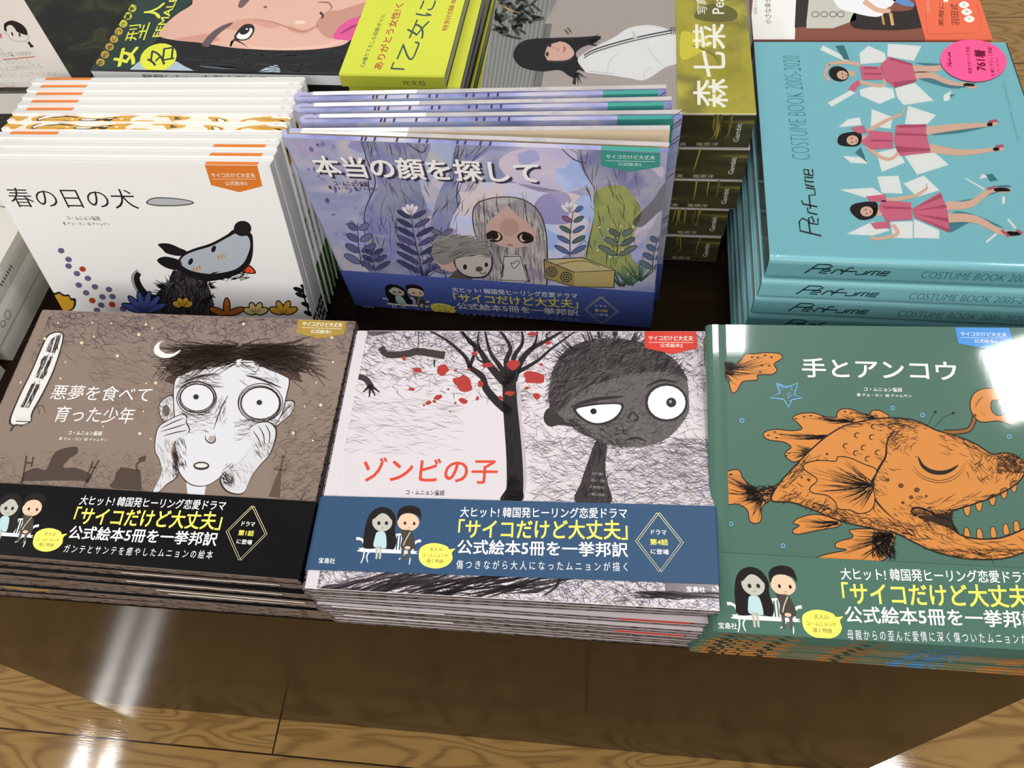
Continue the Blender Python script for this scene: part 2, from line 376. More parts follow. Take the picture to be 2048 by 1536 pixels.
    for k in (-6, 6):
        q = [(1706 + k, 918), (1820 + k, 1060), (1716 + k, 1200), (1604 + k, 1053), (1706 + k, 918)]
        A.line(q, 2.6, 'efe9b0', sm=False)
    A.text('ドラマ', (1672, 1022), (1745, 1024), (1672, 999), wh, .01); A.text(ep, (1668, 1071), (1753, 1073), (1668, 1043), ye, .02); A.text('に登場', (1671, 1114), (1756, 1118), (1671, 1090), wh, .012)

def ribbon(A, pts, c, t1, t2, n, col='f3efe6', lw=2):
    A.poly(pts, c, False); z = A.z; A.z += 1
    A.text(TAG1, *t1, col, .008); A.text(TAG2 + n, *t2, col, .004)
    m = lambda a, b, k=.5: (a[0] + (b[0] - a[0]) * k, a[1] + (b[1] - a[1]) * k)
    A.line([m(t1[0], t2[2]) if False else (t1[0][0], t1[0][1] + 9), (t1[1][0], t1[1][1] + 9)], lw, col, sm=False); A.z = z

# ------------------------------------------------------------------ the four picture books that lie or stand face out, one drawing each
ZED = noisemat('pen_hatched_grey', [(.40, '0f0d0e'), (.45, '352f32'), (.5, '81777d'), (.55, '3f3a42'), (.6, '8d868e'), (.66, '312e36'), (.72, '73748a')], (150, 420, 420), 3, .45)
ZBASE = mat('d0c8cb', .38, .1, .12)
BED = noisemat('pen_hatched_brown', [(.40, '1e1917'), (.46, '5d514b'), (.52, '897a72'), (.58, '5b5050'), (.66, '7d6f6c')], (130, 420, 420), 3, .45)
BBASE = mat('857569', .42, .06, .15)
FED = noisemat('green_orange_edge', [(.45, '46665a'), (.5, '4b6c5e'), (.56, 'c8843c'), (.62, '6b4420'), (.68, 'cf8d46')], (14, 10, 40), 4, .4, interp='CONSTANT')
FBASE = mat('48695b', .35, .9, .05)
OBASE = noisemat('watercolour_wash', [(.28, '737ca8'), (.4, '949bc0'), (.48, 'adaecb'), (.54, 'c3bbc6'), (.62, 'a6b5d8'), (.7, 'c0bdbb'), (.8, '999ec4')], (17, 17, 17), 7, .4, .2, .12, dist=.9)
OED = noisemat('lilac_edge', [(.35, '6d73a8'), (.5, '9a9cc6'), (.65, 'b9b3c2')], (20, 20, 20), 3, .4)
WHITE = mat('efeeec', .4, .2, .15)
WARMW = mat('e9e6df', .45)

def art_zombie(mb, W, H, T, M):
    A = Art(mb, M, (0, 0, T), (1, 0, 0), (0, 1, 0), (0, 0, 1), CZ, (.009, W - .0004, .0004, H - .0004), **dict(rough=.38, coat=.1, crough=.12))
    cols = ['5e555c', '6f6770', '666b88', '8a7266', '544c51', '8a8390', '7f809c', '9a8f96', '94827a']
    A.strokes(2600, (130, 40, 2000, 420), -30, 60, 34, 2.8, ['625a60', '4f484c', '787080', '6d6a80'], dens=lambda x, y: max(0, 1 - (y - 40) / 190) if x < 1250 else max(0, 1 - (y - 40) / 330))
    A.strokes(7000, (130, 40, 2000, 640), 12, 34, 52, 2.9, cols, dens=lambda x, y: max(0, 1.0 - (y - 60) / (330 if x < 900 else 420)) if x < 1050 else (.25 + .75 * (1 - min(1, y / 420)) if x > 1100 else .4))
    A.strokes(3600, (1100, 560, 2000, 890), 5, 26, 54, 2.5, cols, dens=lambda x, y: .25 + .75 * (x - 1100) / 900)
    A.strokes(420, (150, 380, 760, 640), 8, 14, 70, 2.2, ['8d858c', '9c949a'], dens=lambda x, y: .8 - (y - 380) / 400)
    A.strokes(2600, (20, 1180, 2020, 1390), 15, 40, 50, 3.4, cols)
    A.poly([(300, 52), (345, 75), (420, 62), (500, 50), (560, 52), (540, 40), (300, 40)], '5f585e')
    # shade of the trunk, printed grey
    A.z = 2
    A.line([(1030, 850), (1048, 760), (1044, 620), (1030, 480), (1030, 380), (1024, 300)], 70, 'b3abb0', 40)
    A.z = 3; k = '221d1e'
    A.line([(1012, 870), (1024, 790), (1020, 640), (1008, 490), (1000, 390), (996, 290)], 84, k, 64)
    A.poly([(955, 860), (985, 800), (1000, 740), (1040, 760), (1058, 800), (1058, 860)], k)
    for p, a, b in (([(1000, 440), (935, 385), (885, 325), (868, 270), (805, 225)], 44, 24), ([(810, 230), (790, 180), (740, 130), (680, 85), (610, 48)], 22, 7), ([(805, 230), (835, 140), (800, 100), (775, 50)], 18, 7),
                    ([(990, 310), (940, 260), (890, 200), (860, 150), (800, 90), (760, 48)], 44, 10), ([(1000, 300), (955, 225), (905, 150), (880, 48)], 32, 8), ([(1000, 290), (982, 200), (1002, 130), (950, 48)], 34, 10),
                    ([(1015, 290), (1050, 200), (1100, 140), (1180, 95), (1260, 48)], 38, 8), ([(1010, 280), (1018, 180), (1060, 110), (1055, 48)], 30, 8), ([(1035, 250), (1130, 195), (1200, 135), (1310, 56)], 20, 6), ([(860, 155), (846, 100), (855, 50)], 12, 5), ([(1100, 142), (1125, 95), (1130, 48)], 14, 6), ([(905, 215), (850, 190), (840, 160)], 12, 5), ([(1180, 98), (1175, 70), (1210, 46)], 9, 4)):
        A.line(p, a, k, b)
    A.strokes(150, (960, 300, 1062, 865), 88, 8, 60, 3, ['352f30', '151212', '3d3637'], dens=lambda x, y: .5 if abs(x - 1006 - (y - 300) * .03) < 34 else 0)
    # hanging dead branch and dry leaves
    A.line([(384, 130), (420, 165), (520, 160), (560, 150), (690, 170)], 30, '39322f', 36); A.line([(566, 48), (562, 150)], 4, '2b2626'); A.line([(640, 190), (640, 225)], 10, k, 4)
    A.line([(255, 265), (310, 280), (340, 320)], 26, '3b3435', 30)
    for a in ((300, 345), (330, 368), (358, 362), (380, 345)): A.line([(335, 310), a], 16, '2a2425', 5)
    A.line([(285, 70), (275, 250)], 3, '4a4444')
    # red leaves
    A.z = 4; r = 'a5362f'
    for x, y, a, b, q in ((677, 240, 32, 26, -30), (778, 300, 48, 36, 10), (1120, 276, 52, 30, 8), (1016, 216, 30, 26, -40), (830, 160, 14, 9, 0), (895, 216, 26, 11, 0), (560, 240, 24, 10, 10), (778, 386, 20, 15, 20), (658, 368, 22, 11, -20), (612, 394, 14, 9, -20), (532, 330, 16, 8, 0), (1126, 362, 18, 14, 20), (1000, 350, 22, 12, 0), (955, 372, 9, 12, 0), (845, 373, 8, 11, 0), (1108, 66, 22, 9, 0), (740, 240, 8, 6, 0), (802, 236, 9, 7, 0), (495, 182, 9, 10, 0), (1148, 212, 9, 6, 0), (1182, 110, 14, 9, 0), (640, 388, 9, 6, 0), (590, 406, 6, 5, 0), (706, 330, 6, 5, 0), (860, 305, 16, 14, 0), (1065, 413, 4, 4, 0), (715, 437, 4, 4, 0), (740, 395, 6, 5, 0), (1080, 325, 12, 7, 0), (1190, 350, 8, 6, 0)):
        pts = []
        for i in range(11):
            tt = 2 * PI * i / 11; rr = 1 + random.uniform(-.22, .2); u, v = a * rr * math.cos(tt), b * rr * math.sin(tt); qa = math.radians(q)
            pts.append((x + u * math.cos(qa) - v * math.sin(qa), y + u * math.sin(qa) + v * math.cos(qa)))
        A.poly(pts, r)
    # plain grey boy
    face = [(1190, 400), (1192, 300), (1215, 220), (1265, 150), (1350, 106), (1470, 90), (1600, 104), (1705, 142), (1792, 205), (1842, 285), (1852, 380), (1850, 440), (1805, 510), (1745, 565), (1660, 598), (1570, 606), (1470, 592), (1380, 560), (1310, 522)]
    A.z = 4
    bd = [(1410, 580), (1462, 586), (1452, 700), (1466, 780), (1478, 872), (1312, 866), (1336, 780), (1366, 690)]; A.poly(bd, '332d2d'); A.strokes(160, (1310, 580, 1480, 870), 100, 14, 60, 5, ['1d1919', '4a4443'], z=5, poly=bd)
    for y in (730, 762, 795, 828): A.line([(1388 - (y - 730) * .1, y), (1450, y + 6)], 13, '716a6a', z=5, sm=False)
    A.poly([(1195, 420), (1166, 440), (1162, 480), (1190, 508), (1240, 500), (1300, 505), (1300, 440)], '332d2d')
    A.z = 5; A.poly(face, '5c5756')
    A.strokes(1500, (1180, 90, 1850, 600), -25, 40, 40, 2.8, ['3f3a3a', '78726f', '353131', '66605e'], z=6, poly=face)
    A.strokes(420, (1190, 470, 1560, 605), 35, 20, 44, 4, ['2a2626', '353030'], z=6, poly=face, dens=lambda x, y: .9 if y > 560 - (1300 - x) * .1 or x < 1330 + (y - 480) else .2)
    hair = [(1188, 410), (1190, 300), (1213, 218), (1265, 148), (1350, 103), (1470, 87), (1600, 101), (1707, 140), (1796, 203), (1848, 290), (1800, 262), (1720, 246), (1620, 250), (1520, 268), (1420, 300), (1330, 345), (1262, 410), (1220, 440)]
    A.z = 7; A.poly(hair, '3d3736')
    A.strokes(1500, (1188, 86, 1850, 440), -38, 24, 66, 3.4, ['1f1b1b', '565050', '2c2727', '6b6463', '262222'], z=8, poly=hair)
    A.fan(1480, 330, 190, 345, (240, 260), (285, 330), 30, 9, '332d2d', z=7)
    A.z = 9
    A.poly([(1300, 425), (1350, 405), (1430, 395), (1535, 398), (1532, 440), (1490, 484), (1420, 502), (1350, 480)], '2c2727'); A.poly([(1316, 430), (1360, 414), (1440, 404), (1524, 405), (1520, 440), (1480, 476), (1415, 492), (1360, 474)], 'e6e4e0', z=10)
    A.ell(1744, 394, 102, 92, '2c2727', z=9); A.ell(1746, 394, 90, 80, 'e8e6e2', z=10)
    A.ell(1398, 436, 15, 14, '1c1a1a', z=11); A.ell(1768, 394, 24, 23, '2a2727', z=11); A.ell(1764, 390, 8, 8, '8a8684', z=12)
    A.line([(1290, 415), (1400, 380), (1540, 365)], 16, '2a2525', z=11, taper=True); A.line([(1650, 318), (1720, 288), (1800, 300)], 12, '2a2525', z=11, taper=True)
    A.line([(1560, 470), (1585, 440), (1610, 470), (1590, 480)], 12, '342e2d', z=9); A.line([(1545, 575), (1600, 562), (1650, 578)], 11, '2a2424', z=9, taper=True)
    A.z = 3; A.text('ゾンビの子', (290, 772), (936, 780), (290, 655), 'd04a38', .01)
    A.text('コ・ムニョン童話', (503, 832), (687, 836), (503, 808), '2b2728', .01)
    A.z = 13; ribbon(A, [(1641, 55), (1887, 55), (1893, 136), (1770, 163), (1642, 134)], 'cf4034', ((1660, 99), (1872, 100), (1660, 76)), ((1716, 131), (1822, 132), (1716, 113)), '2')
    # foot of the page
    A.z = 3
    A.strokes(220, (60, 1200, 700, 1330), -14, 5, 190, 9, ['4f474b', '3d3639', '6b6266'], dens=lambda x, y: 1 if abs((1300 - y) - (x - 130) * .18) < 35 else 0)
    A.strokes(70, (400, 1215, 1240, 1320), -13, 4, 330, 11, ['2c2528', '3d3538'], dens=lambda x, y: 1 if abs((1310 - y) - (x - 400) * .1) < 45 else 0)
    A.line([(1240, 1225), (1215, 1275), (1150, 1320)], 20, '2b2427', 3, taper=True)
    A.poly([(1735, 1240), (1962, 1255), (1960, 1318), (1740, 1305)], '6b6468', False); A.strokes(60, (1640, 1295, 1990, 1320), 2, 3, 160, 6, ['2b2427'], z=4)
    A.z = 5; A.text('宝島社', (1840, 1294), (1930, 1298), (1840, 1268), 'efecec', .012)

def art_boy(mb, W, H, T, M):
    A = Art(mb, M, (0, 0, T), (1, 0, 0), (0, 1, 0), (0, 0, 1), CB, (.009, W - .0004, .0004, H - .0004), **dict(rough=.42, coat=.06, crough=.15))
    A.strokes(5200, (140, 70, 2030, 640), 15, 42, 60, 3.2, ['64535a', '56485a', '6d5f5a', '4c3f47'], dens=lambda x, y: max(0, 1 - (y - 70) / 300) if x < 1000 else max(0, 1 - (y - 70) / 330))
    A.strokes(700, (520, 300, 1000, 700), 22, 20, 70, 2.6, ['74655d', '6b5c57'], dens=lambda x, y: .55 - abs(y - 430) / 600)
    A.strokes(1500, (1560, 500, 2030, 1150), -18, 30, 60, 2.8, ['75625a', '684f4b', '5d504a'], dens=lambda x, y: .25 + .7 * max(0, (y - 600) / 500))
    A.strokes(1100, (-60, 860, 900, 1090), -12, 40, 55, 2.6, ['74665d', '67594f'], dens=lambda x, y: .2 + .8 * (y - 860) / 230)
    A.z = 2; dk = '4d4038'
    A.poly([(122, 1042), (135, 985), (205, 955), (262, 965), (300, 885), (345, 850), (432, 835), (442, 870), (392, 905), (360, 952), (432, 955), (505, 985), (520, 1010), (482, 1058), (470, 1030), (140, 1030)], dk)
    for q in ([(152, 885), (126, 1045)], [(190, 893), (178, 950)], [(562, 912), (478, 1062)], [(530, 920), (500, 990)], [(150, 925), (188, 930)], [(520, 950), (545, 955)]): A.line(q, 11, dk, 8)
    A.poly([(622, 1058), (650, 1022), (660, 985), (688, 950), (800, 968), (806, 1085), (640, 1072)], dk, False); A.line([(785, 975), (775, 940), (800, 918)], 10, dk); A.poly([(790, 915), (790, 900), (830, 885), (822, 920)], dk)
    A.poly([(1528, 1118), (1562, 1030), (1590, 960), (1606, 890), (1614, 890), (1602, 980), (1592, 1124)], '5d4a42', False); A.line([(1560, 962), (1628, 972)], 8, '5d4a42'); A.ell(1610, 890, 10, 8, '5d4a42')
    # window
    A.z = 3
    A.poly([(52, 706), (95, 570), (175, 405), (228, 280), (262, 210), (300, 184), (345, 180), (364, 200), (352, 270), (310, 400), (255, 520), (190, 640), (168, 700)], '3a3230', z=2)
    A.poly([(64, 700), (104, 572), (182, 410), (236, 284), (270, 214), (305, 190), (342, 188), (356, 205), (344, 270), (302, 398), (247, 516), (182, 634), (160, 698)], 'd8d6d2')
    for q in ([(262, 292), (288, 228), (316, 206), (342, 206), (338, 240), (312, 305)], [(200, 440), (252, 318), (302, 322), (246, 452)], [(118, 610), (182, 475), (230, 482), (165, 615)]):
        A.poly(q, '4c4442', False, z=4); cx = sum(p[0] for p in q) / len(q); cy = sum(p[1] for p in q) / len(q)
        A.strokes(50, (min(p[0] for p in q), min(p[1] for p in q), max(p[0] for p in q), max(p[1] for p in q)), 110, 14, 50, 6, ['b9b6b3', '231e1d', '8d8988'], z=5, poly=q)
    for q in ([(90, 668), (300, 210)],): pass
    A.line([(140, 612), (205, 478), (290, 300), (318, 208)], 6, 'd8d6d2', z=6); A.poly([(95, 665), (178, 670), (172, 694), (90, 690)], 'cfccc8', False, z=6); A.line([(92, 690), (176, 694)], 5, '332b29', z=7)
    A.line([(60, 745), (85, 712), (130, 715)], 10, '3a3230'); A.line([(190, 612), (240, 600), (258, 640)], 4, '4a3e38'); A.line([(215, 608), (225, 650)], 4, '4a3e38')
    A.poly([(940, 232), (900, 244), (877, 275), (884, 308), (920, 328), (968, 328), (1012, 306), (1027, 284), (990, 304), (948, 306), (914, 288), (906, 262), (918, 242)], 'ece6d8', z=8.6)
    for x, y, r in ((830, 140, 7), (790, 197, 9), (255, 220, 8), (465, 245, 9), (668, 318, 9), (345, 447, 6), (115, 468, 9), (886, 472, 9), (795, 760, 9), (1386, 136, 8), (1766, 402, 9), (1825, 598, 9), (1668, 758, 9), (1780, 800, 6), (372, 354, 5), (535, 208, 5), (330, 132, 5), (525, 130, 5), (632, 132, 5), (866, 160, 5), (1888, 214, 8), (1895, 354, 6), (1800, 470, 5), (858, 790, 5), (588, 720, 5), (816, 634, 5), (1733, 606, 5), (832, 474, 5), (1793, 672, 4)):
        A.ell(x, y, r, r, 'd9cba8', n=10)
    # boy with his hands at his cheeks
    A.z = 3; sk = 'cfcfd3'; br = '3d2f2a'
    for q in ([(990, 548), (945, 550), (908, 585), (904, 640), (928, 692), (990, 700)], [(1598, 592), (1650, 568), (1678, 582), (1664, 640), (1610, 690), (1555, 722)]):
        A.poly(q, br); c = (sum(p[0] for p in q) / 6, sum(p[1] for p in q) / 6); A.poly([(c[0] + (p[0] - c[0]) * .86, c[1] + (p[1] - c[1]) * .88) for p in q], sk, z=4)
    A.ell(945, 630, 20, 34, '6b5c55', z=5); A.line([(1585, 680), (1620, 630), (1650, 600)], 8, '6b5c55', z=5)
    face = [(996, 470), (1030, 425), (1120, 392), (1250, 362), (1350, 338), (1400, 330), (1500, 360), (1585, 402), (1642, 450), (1628, 540), (1600, 650), (1555, 720), (1500, 765), (1445, 830), (1405, 900), (1350, 945), (1262, 1002), (1180, 1052), (1100, 1052), (1045, 1012), (1012, 950), (1000, 850), (998, 700), (990, 560)]
    cx, cy = 1300, 700
    A.poly([(1060, 1040), (1175, 1040), (1160, 1130), (1070, 1130)], sk, False, z=4)
    A.z = 5; A.poly([(cx + (x - cx) * 1.02, cy + (y - cy) * 1.014) for x, y in face], br); A.z = 6; A.poly(face, sk)
    A.strokes(70, (1000, 780, 1060, 960), 60, 12, 34, 3, [br], z=7); A.strokes(60, (1270, 930, 1420, 1000), -40, 12, 36, 3, [br], z=7)
    A.z = 7
    for ex, ey, rx, ry in ((1122, 556, 92, 74), (1482, 588, 106, 88)):
        for k in range(3): A.ring(ex + random.uniform(-4, 4), ey + random.uniform(-3, 5), rx + 8 + k * 7, ry + 8 + k * 7, 5, br)
        A.ell(ex, ey, rx + 6, ry + 6, br); A.ell(ex, ey, rx, ry, 'd3d3d7', z=8); A.ell(ex - 6, ey - 4, 16, 15, '32292a', z=9)
        A.strokes(60, (ex - rx, ey + ry - 2, ex + rx, ey + ry + 44), 8, 14, 46, 2.6, [br, '8c7f79'])
    A.line([(1050, 470), (1120, 440), (1230, 420)], 12, br, taper=True); A.line([(1400, 430), (1480, 450), (1600, 500)], 13, br, taper=True)
    A.line([(1295, 545), (1262, 610), (1240, 665), (1215, 740)], 7, br, taper=True); A.line([(1168, 770), (1172, 795), (1200, 815), (1226, 800), (1220, 765)], 8, br, taper=True); A.ell(1205, 790, 20, 17, 'a79b95', z=7)
    for x, y in ((1090, 700), (1350, 745), (1360, 770)): A.line([(x, y), (x + 60, y - 14), (x + 110, y - 36)], 4, '8c7f79', taper=True)
    A.ell(1146, 944, 46, 24, br); A.ell(1146, 942, 36, 13, 'd3cfcd', z=8)
    lh = [(900, 735), (955, 690), (1030, 655), (1060, 668), (1058, 700), (1075, 735), (1062, 765), (1000, 800), (978, 850), (982, 905), (1012, 962), (1000, 1010), (945, 1050), (905, 1090), (872, 1090), (920, 985), (908, 905), (884, 850)]
    rh = [(1420, 745), (1448, 712), (1480, 700), (1530, 700), (1566, 738), (1560, 805), (1530, 882), (1482, 935), (1430, 1005), (1385, 1095), (1305, 1090), (1262, 1040), (1270, 992), (1335, 945), (1400, 885), (1432, 815)]
    for q in (lh, rh):
        c = (sum(p[0] for p in q) / len(q), sum(p[1] for p in q) / len(q)); A.z = 9; A.poly([(c[0] + (p[0] - c[0]) * 1.06, c[1] + (p[1] - c[1]) * 1.03) for p in q], br); A.z = 10; A.poly(q, 'cac9cc')
    A.z = 11
    for q in ([(918, 730), (990, 695), (1050, 672)], [(915, 750), (1000, 725), (1060, 705)], [(930, 775), (1000, 755), (1065, 742)], [(950, 800), (975, 850)], [(1440, 745), (1470, 790), (1490, 840)], [(1470, 715), (1500, 770), (1505, 830)], [(1510, 708), (1535, 760), (1530, 820)]): A.line(q, 6, br, taper=True)
    A.strokes(70, (985, 860, 1012, 1000), 70, 10, 40, 3, [br]); A.strokes(70, (1270, 985, 1330, 1050), 50, 12, 40, 3, [br])
    # hair
    A.z = 7
    hp = [(930, 458), (985, 425), (935, 392), (1010, 352), (955, 312), (1050, 306), (1035, 266), (1180, 275), (1300, 286), (1420, 240), (1470, 270), (1560, 250), (1640, 240), (1645, 278), (1745, 276), (1700, 304), (1772, 340), (1715, 352), (1756, 390), (1692, 402), (1720, 470), (1640, 446), (1500, 378), (1400, 328), (1345, 340), (1220, 372), (1080, 410), (1010, 440), (985, 480)]
    A.poly(hp, '4b3b33', False); A.z = 8
    A.fan(1370, 290, 150, 390, (20, 200), (180, 440), 330, 6, '372a25') if False else None
    for _ in range(420):
        s = random.choice((-1, 1)); x = 1365 + s * random.uniform(0, 330); l = random.uniform(70, 190); a = math.radians(random.gauss(14 if s > 0 else -14, 14)); y = 300 + abs(x - 1365) * .18 + random.uniform(-52, 60)
        A.line([(x, y), (x + s * l * .5, y + l * .5 * math.sin(abs(a)) * (1 if random.random() > .35 else -1)), (x + s * l, y + l * math.sin(abs(a)) * (1 if random.random() > .4 else -.6))], 6, random.choice(['3b2d27', '5d4b41', '2f2420']), sm=False, w1=1.5)
    for _ in range(330):
        s = random.choice((-1, 1)); x = 1375 + s * random.uniform(-20, 200); l = random.uniform(140, 330); y = 292 + random.uniform(-34, 44); dy = random.gauss(.26, .34) * l * .55
        A.line([(x, y), (x + s * l * .5, y + dy * .35), (x + s * l, y + dy)], 7, random.choice(['3b2d27', '2a1f1b', '55453c']), sm=False, w1=1.2)
    A.z = 7; br2 = '7d6f68'
    A.strokes(150, (1010, 420, 1240, 500), 12, 16, 60, 2.6, [br, br2], poly=face); A.strokes(120, (1330, 360, 1600, 520), 22, 22, 50, 3, [br, br2], poly=face, dens=lambda x, y: .7 if y < 380 + (x - 1330) * .5 else .2)
    A.strokes(140, (1010, 620, 1200, 760), 14, 16, 50, 2.2, [br2], poly=face, dens=lambda x, y: .4); A.strokes(120, (1330, 690, 1480, 800), -8, 16, 44, 2.2, [br2], poly=face, dens=lambda x, y: .5)
    A.strokes(60, (1225, 560, 1290, 700), 112, 10, 40, 2.6, [br2]); A.strokes(90, (1440, 800, 1560, 900), 60, 20, 30, 2.4, [br2], z=11, poly=rh); A.strokes(60, (885, 800, 985, 1080), 70, 24, 36, 2.4, [br2], z=11, poly=lh)
    A.strokes(50, (1290, 930, 1440, 1090), 55, 24, 36, 2.4, [br2], z=11, poly=rh); A.strokes(160, (900, 545, 990, 700), 60, 30, 26, 2.4, [br2], z=5); A.strokes(110, (1600, 580, 1680, 710), 120, 20, 30, 2.4, [br2], z=5)
    A.z = 5; wt = 'f1ede8'
    A.text('悪夢を食べて', (280, 565), (845, 582), (284, 480), wt); A.text('育った少年', (300, 692), (750, 704), (303, 602), wt)
    A.text('コ・ムニョン童話', (386, 766), (578, 771), (386, 742), wt, .012); A.text('著 チョ・ヨン  絵 チャムサン', (333, 797), (607, 806), (333, 779), wt)
    ribbon(A, [(1697, 99), (1975, 114), (1957, 196), (1812, 220), (1686, 188)], 'a3883a', ((1718, 148), (1945, 156), (1719, 123)), ((1765, 189), (1880, 193), (1766, 167)), '1')

def art_fish(mb, W, H, T, M):
    A = Art(mb, M, (0, 0, T), (1, 0, 0), (0, 1, 0), (0, 0, 1), CF, (.0095, W - .0004, .0004, H - .0004), **dict(rough=.35, coat=.9, crough=.05))
    og, bk = 'c8813c', '1b140e'
    def shape(pts, z, col=og, g=6):
        c = (sum(p[0] for p in pts) / len(pts), sum(p[1] for p in pts) / len(pts)); q = catmull(pts); n = len(q); ring = []
        A.poly(pts, col, z=z); A.line(q + [q[0]], g, bk, sm=False, z=z + 1)
        return q
    def rays(root_, tips, z, n=5, w=5):
        for t in tips:
            for _ in range(n):
                e = (t[0] + random.uniform(-28, 28), t[1] + random.uniform(-28, 28)); k = random.uniform(.02, .25); f = random.uniform(.6, .98)
                r = (root_[0] + random.uniform(-14, 14), root_[1] + random.uniform(-14, 14))
                A.line([(r[0] + (e[0] - r[0]) * k, r[1] + (e[1] - r[1]) * k), (r[0] + (e[0] - r[0]) * .5, r[1] + (e[1] - r[1]) * .5 + 6), (r[0] + (e[0] - r[0]) * f, r[1] + (e[1] - r[1]) * f)], w * random.uniform(.6, 1.2), bk, w1=1.2, sm=False, z=z)
    # tail of a second fish at the top left
    shape([(55, 310), (110, 330), (200, 348), (240, 320), (282, 272), (340, 270), (400, 262), (485, 268), (506, 295), (455, 332), (474, 368), (440, 396), (355, 400), (350, 430), (265, 440), (226, 498), (196, 506), (178, 450), (170, 412), (55, 402)], 1)
    rays((150, 375), [(300, 300), (400, 290), (450, 310), (430, 370), (340, 410), (260, 420), (205, 470)], 3); A.strokes(220, (60, 325, 200, 400), 10, 25, 46, 4, [bk], z=3)
    for x, y in ((320, 290), (355, 292), (400, 280), (440, 290), (380, 342), (425, 342), (370, 380)): A.ell(x, y, 9, 5, bk, z=3, n=8)
    # lower and back fins
    f1 = shape([(860, 1300), (760, 1262), (680, 1258), (600, 1282), (575, 1310), (610, 1325), (568, 1355), (600, 1378), (740, 1352), (850, 1330)], 1); rays((860, 1310), [(600, 1295), (600, 1350), (680, 1290), (700, 1350)], 3)
    f2 = shape([(1195, 1360), (1050, 1345), (920, 1352), (940, 1395), (845, 1425), (835, 1460), (900, 1475), (760, 1505), (700, 1545), (900, 1550), (1120, 1540), (1180, 1450)], 1); rays((1190, 1380), [(940, 1370), (880, 1440), (860, 1500), (960, 1530), (1080, 1530), (1020, 1420)], 3, 9, 6); A.strokes(260, (1060, 1370, 1195, 1520), 70, 20, 55, 5, [bk], z=3)
    top = [(1150, 668), (1115, 622), (1060, 618), (1040, 642), (985, 632), (940, 612), (875, 608), (842, 632), (838, 660), (770, 655), (690, 632), (605, 640), (570, 664), (598, 692), (626, 730), (560, 742), (470, 733), (400, 748), (392, 778), (430, 800), (515, 812), (560, 842), (532, 868), (524, 898), (578, 934), (640, 905), (720, 850), (900, 720)]
    shape(top, 1)
    for r_, t_ in (((960, 690), [(640, 660), (720, 670), (860, 635)]), ((820, 780), [(430, 770), (520, 780), (620, 770)]), ((1090, 665), [(900, 630), (980, 650), (1060, 630)]), ((690, 860), [(545, 890), (580, 915), (580, 850)])): rays(r_, t_, 3, 8)
    for x, y in ((590, 668), (640, 655), (680, 650), (420, 770), (460, 750), (470, 785), (500, 765), (890, 625), (930, 635), (545, 880), (760, 655), (530, 895)): A.ell(x, y, 10, 4, bk, z=3, n=8)
    tail = [(500, 1065), (420, 1100), (330, 1092), (270, 1040), (240, 985), (200, 983), (160, 990), (60, 975), (60, 1140), (165, 1150), (170, 1195), (230, 1192), (290, 1230), (305, 1295), (345, 1312), (376, 1290), (382, 1210), (440, 1166), (520, 1160)]
    shape(tail, 1); rays((380, 1130), [(110, 1000), (150, 1060), (110, 1110), (200, 1020), (200, 1180), (320, 1270), (350, 1290), (260, 1190)], 3, 8); A.strokes(320, (290, 1085, 520, 1180), -8, 30, 44, 4, [bk], z=3)
    for x, y in ((130, 1005), (190, 1010), (110, 1075), (160, 1080)): A.ell(x, y, 12, 5, bk, z=3, n=8)
    body = [(480, 1075), (545, 1000), (610, 930), (700, 842), (790, 768), (900, 708), (1040, 676), (1150, 664), (1260, 668), (1350, 690), (1450, 738), (1565, 772), (1690, 822), (1795, 886), (1860, 878), (1935, 892), (1992, 945), (1990, 1010), (1930, 1080), (1800, 1150), (1660, 1200), (1545, 1240), (1548, 1300), (1580, 1370), (1660, 1400), (1760, 1408), (1870, 1395), (2000, 1340), (2060, 1300), (2060, 1440), (1960, 1500), (1860, 1528), (1740, 1534), (1600, 1524), (1450, 1488), (1310, 1425), (1200, 1372), (1040, 1340), (850, 1292), (700, 1230), (560, 1182), (440, 1170)]
    bq = shape(body, 4, g=9)
    ins = lambda x, y: 1
    A.strokes(420, (480, 900, 860, 1260), -46, 14, 60, 4.2, [bk, '4a3013'], z=6, poly=bq, dens=lambda x, y: .75 if (abs((y - 1075) + (x - 480) * .75) < 50 or abs((y - 1180) - (x - 480) * .28) < 60) else .08)
    A.strokes(520, (700, 1180, 1330, 1430), 25, 22, 60, 4.2, [bk, '4a3013'], z=6, poly=bq, dens=lambda x, y: .9 if y > 1180 + (x - 700) * .22 else .1)
    A.strokes(260, (850, 665, 1460, 740), 8, 14, 60, 3.6, [bk, '5a3b17'], z=6, poly=bq, dens=lambda x, y: .8 if y < 705 + abs(x - 1180) * .06 else .1)
    A.strokes(320, (1240, 1400, 2060, 1535), 10, 16, 80, 4, [bk, '5a3b17'], z=6, poly=bq, dens=lambda x, y: .9 if y > 1465 else .2)
    A.strokes(300, (1300, 1130, 1860, 1265), -18, 14, 70, 4, [bk, '5a3b17'], z=6, poly=bq, dens=lambda x, y: .9 if y > 1290 - (x - 1300) * .3 else .15)
    A.strokes(160, (1700, 880, 1990, 1060), -42, 18, 56, 4, [bk, '5a3b17'], z=6, poly=bq, dens=lambda x, y: .7 if x > 1860 or y < 920 + (1860 - x) * .2 else .15)
    A.strokes(90, (1640, 880, 1800, 1060), 55, 16, 56, 3.4, ['5a3b17'], z=6, poly=bq, dens=lambda x, y: .4)
    A.line([(1190, 740), (1150, 810), (1140, 900), (1100, 970), (1065, 1050), (1070, 1150), (1130, 1230), (1200, 1290)], 14, bk, z=6, taper=True)
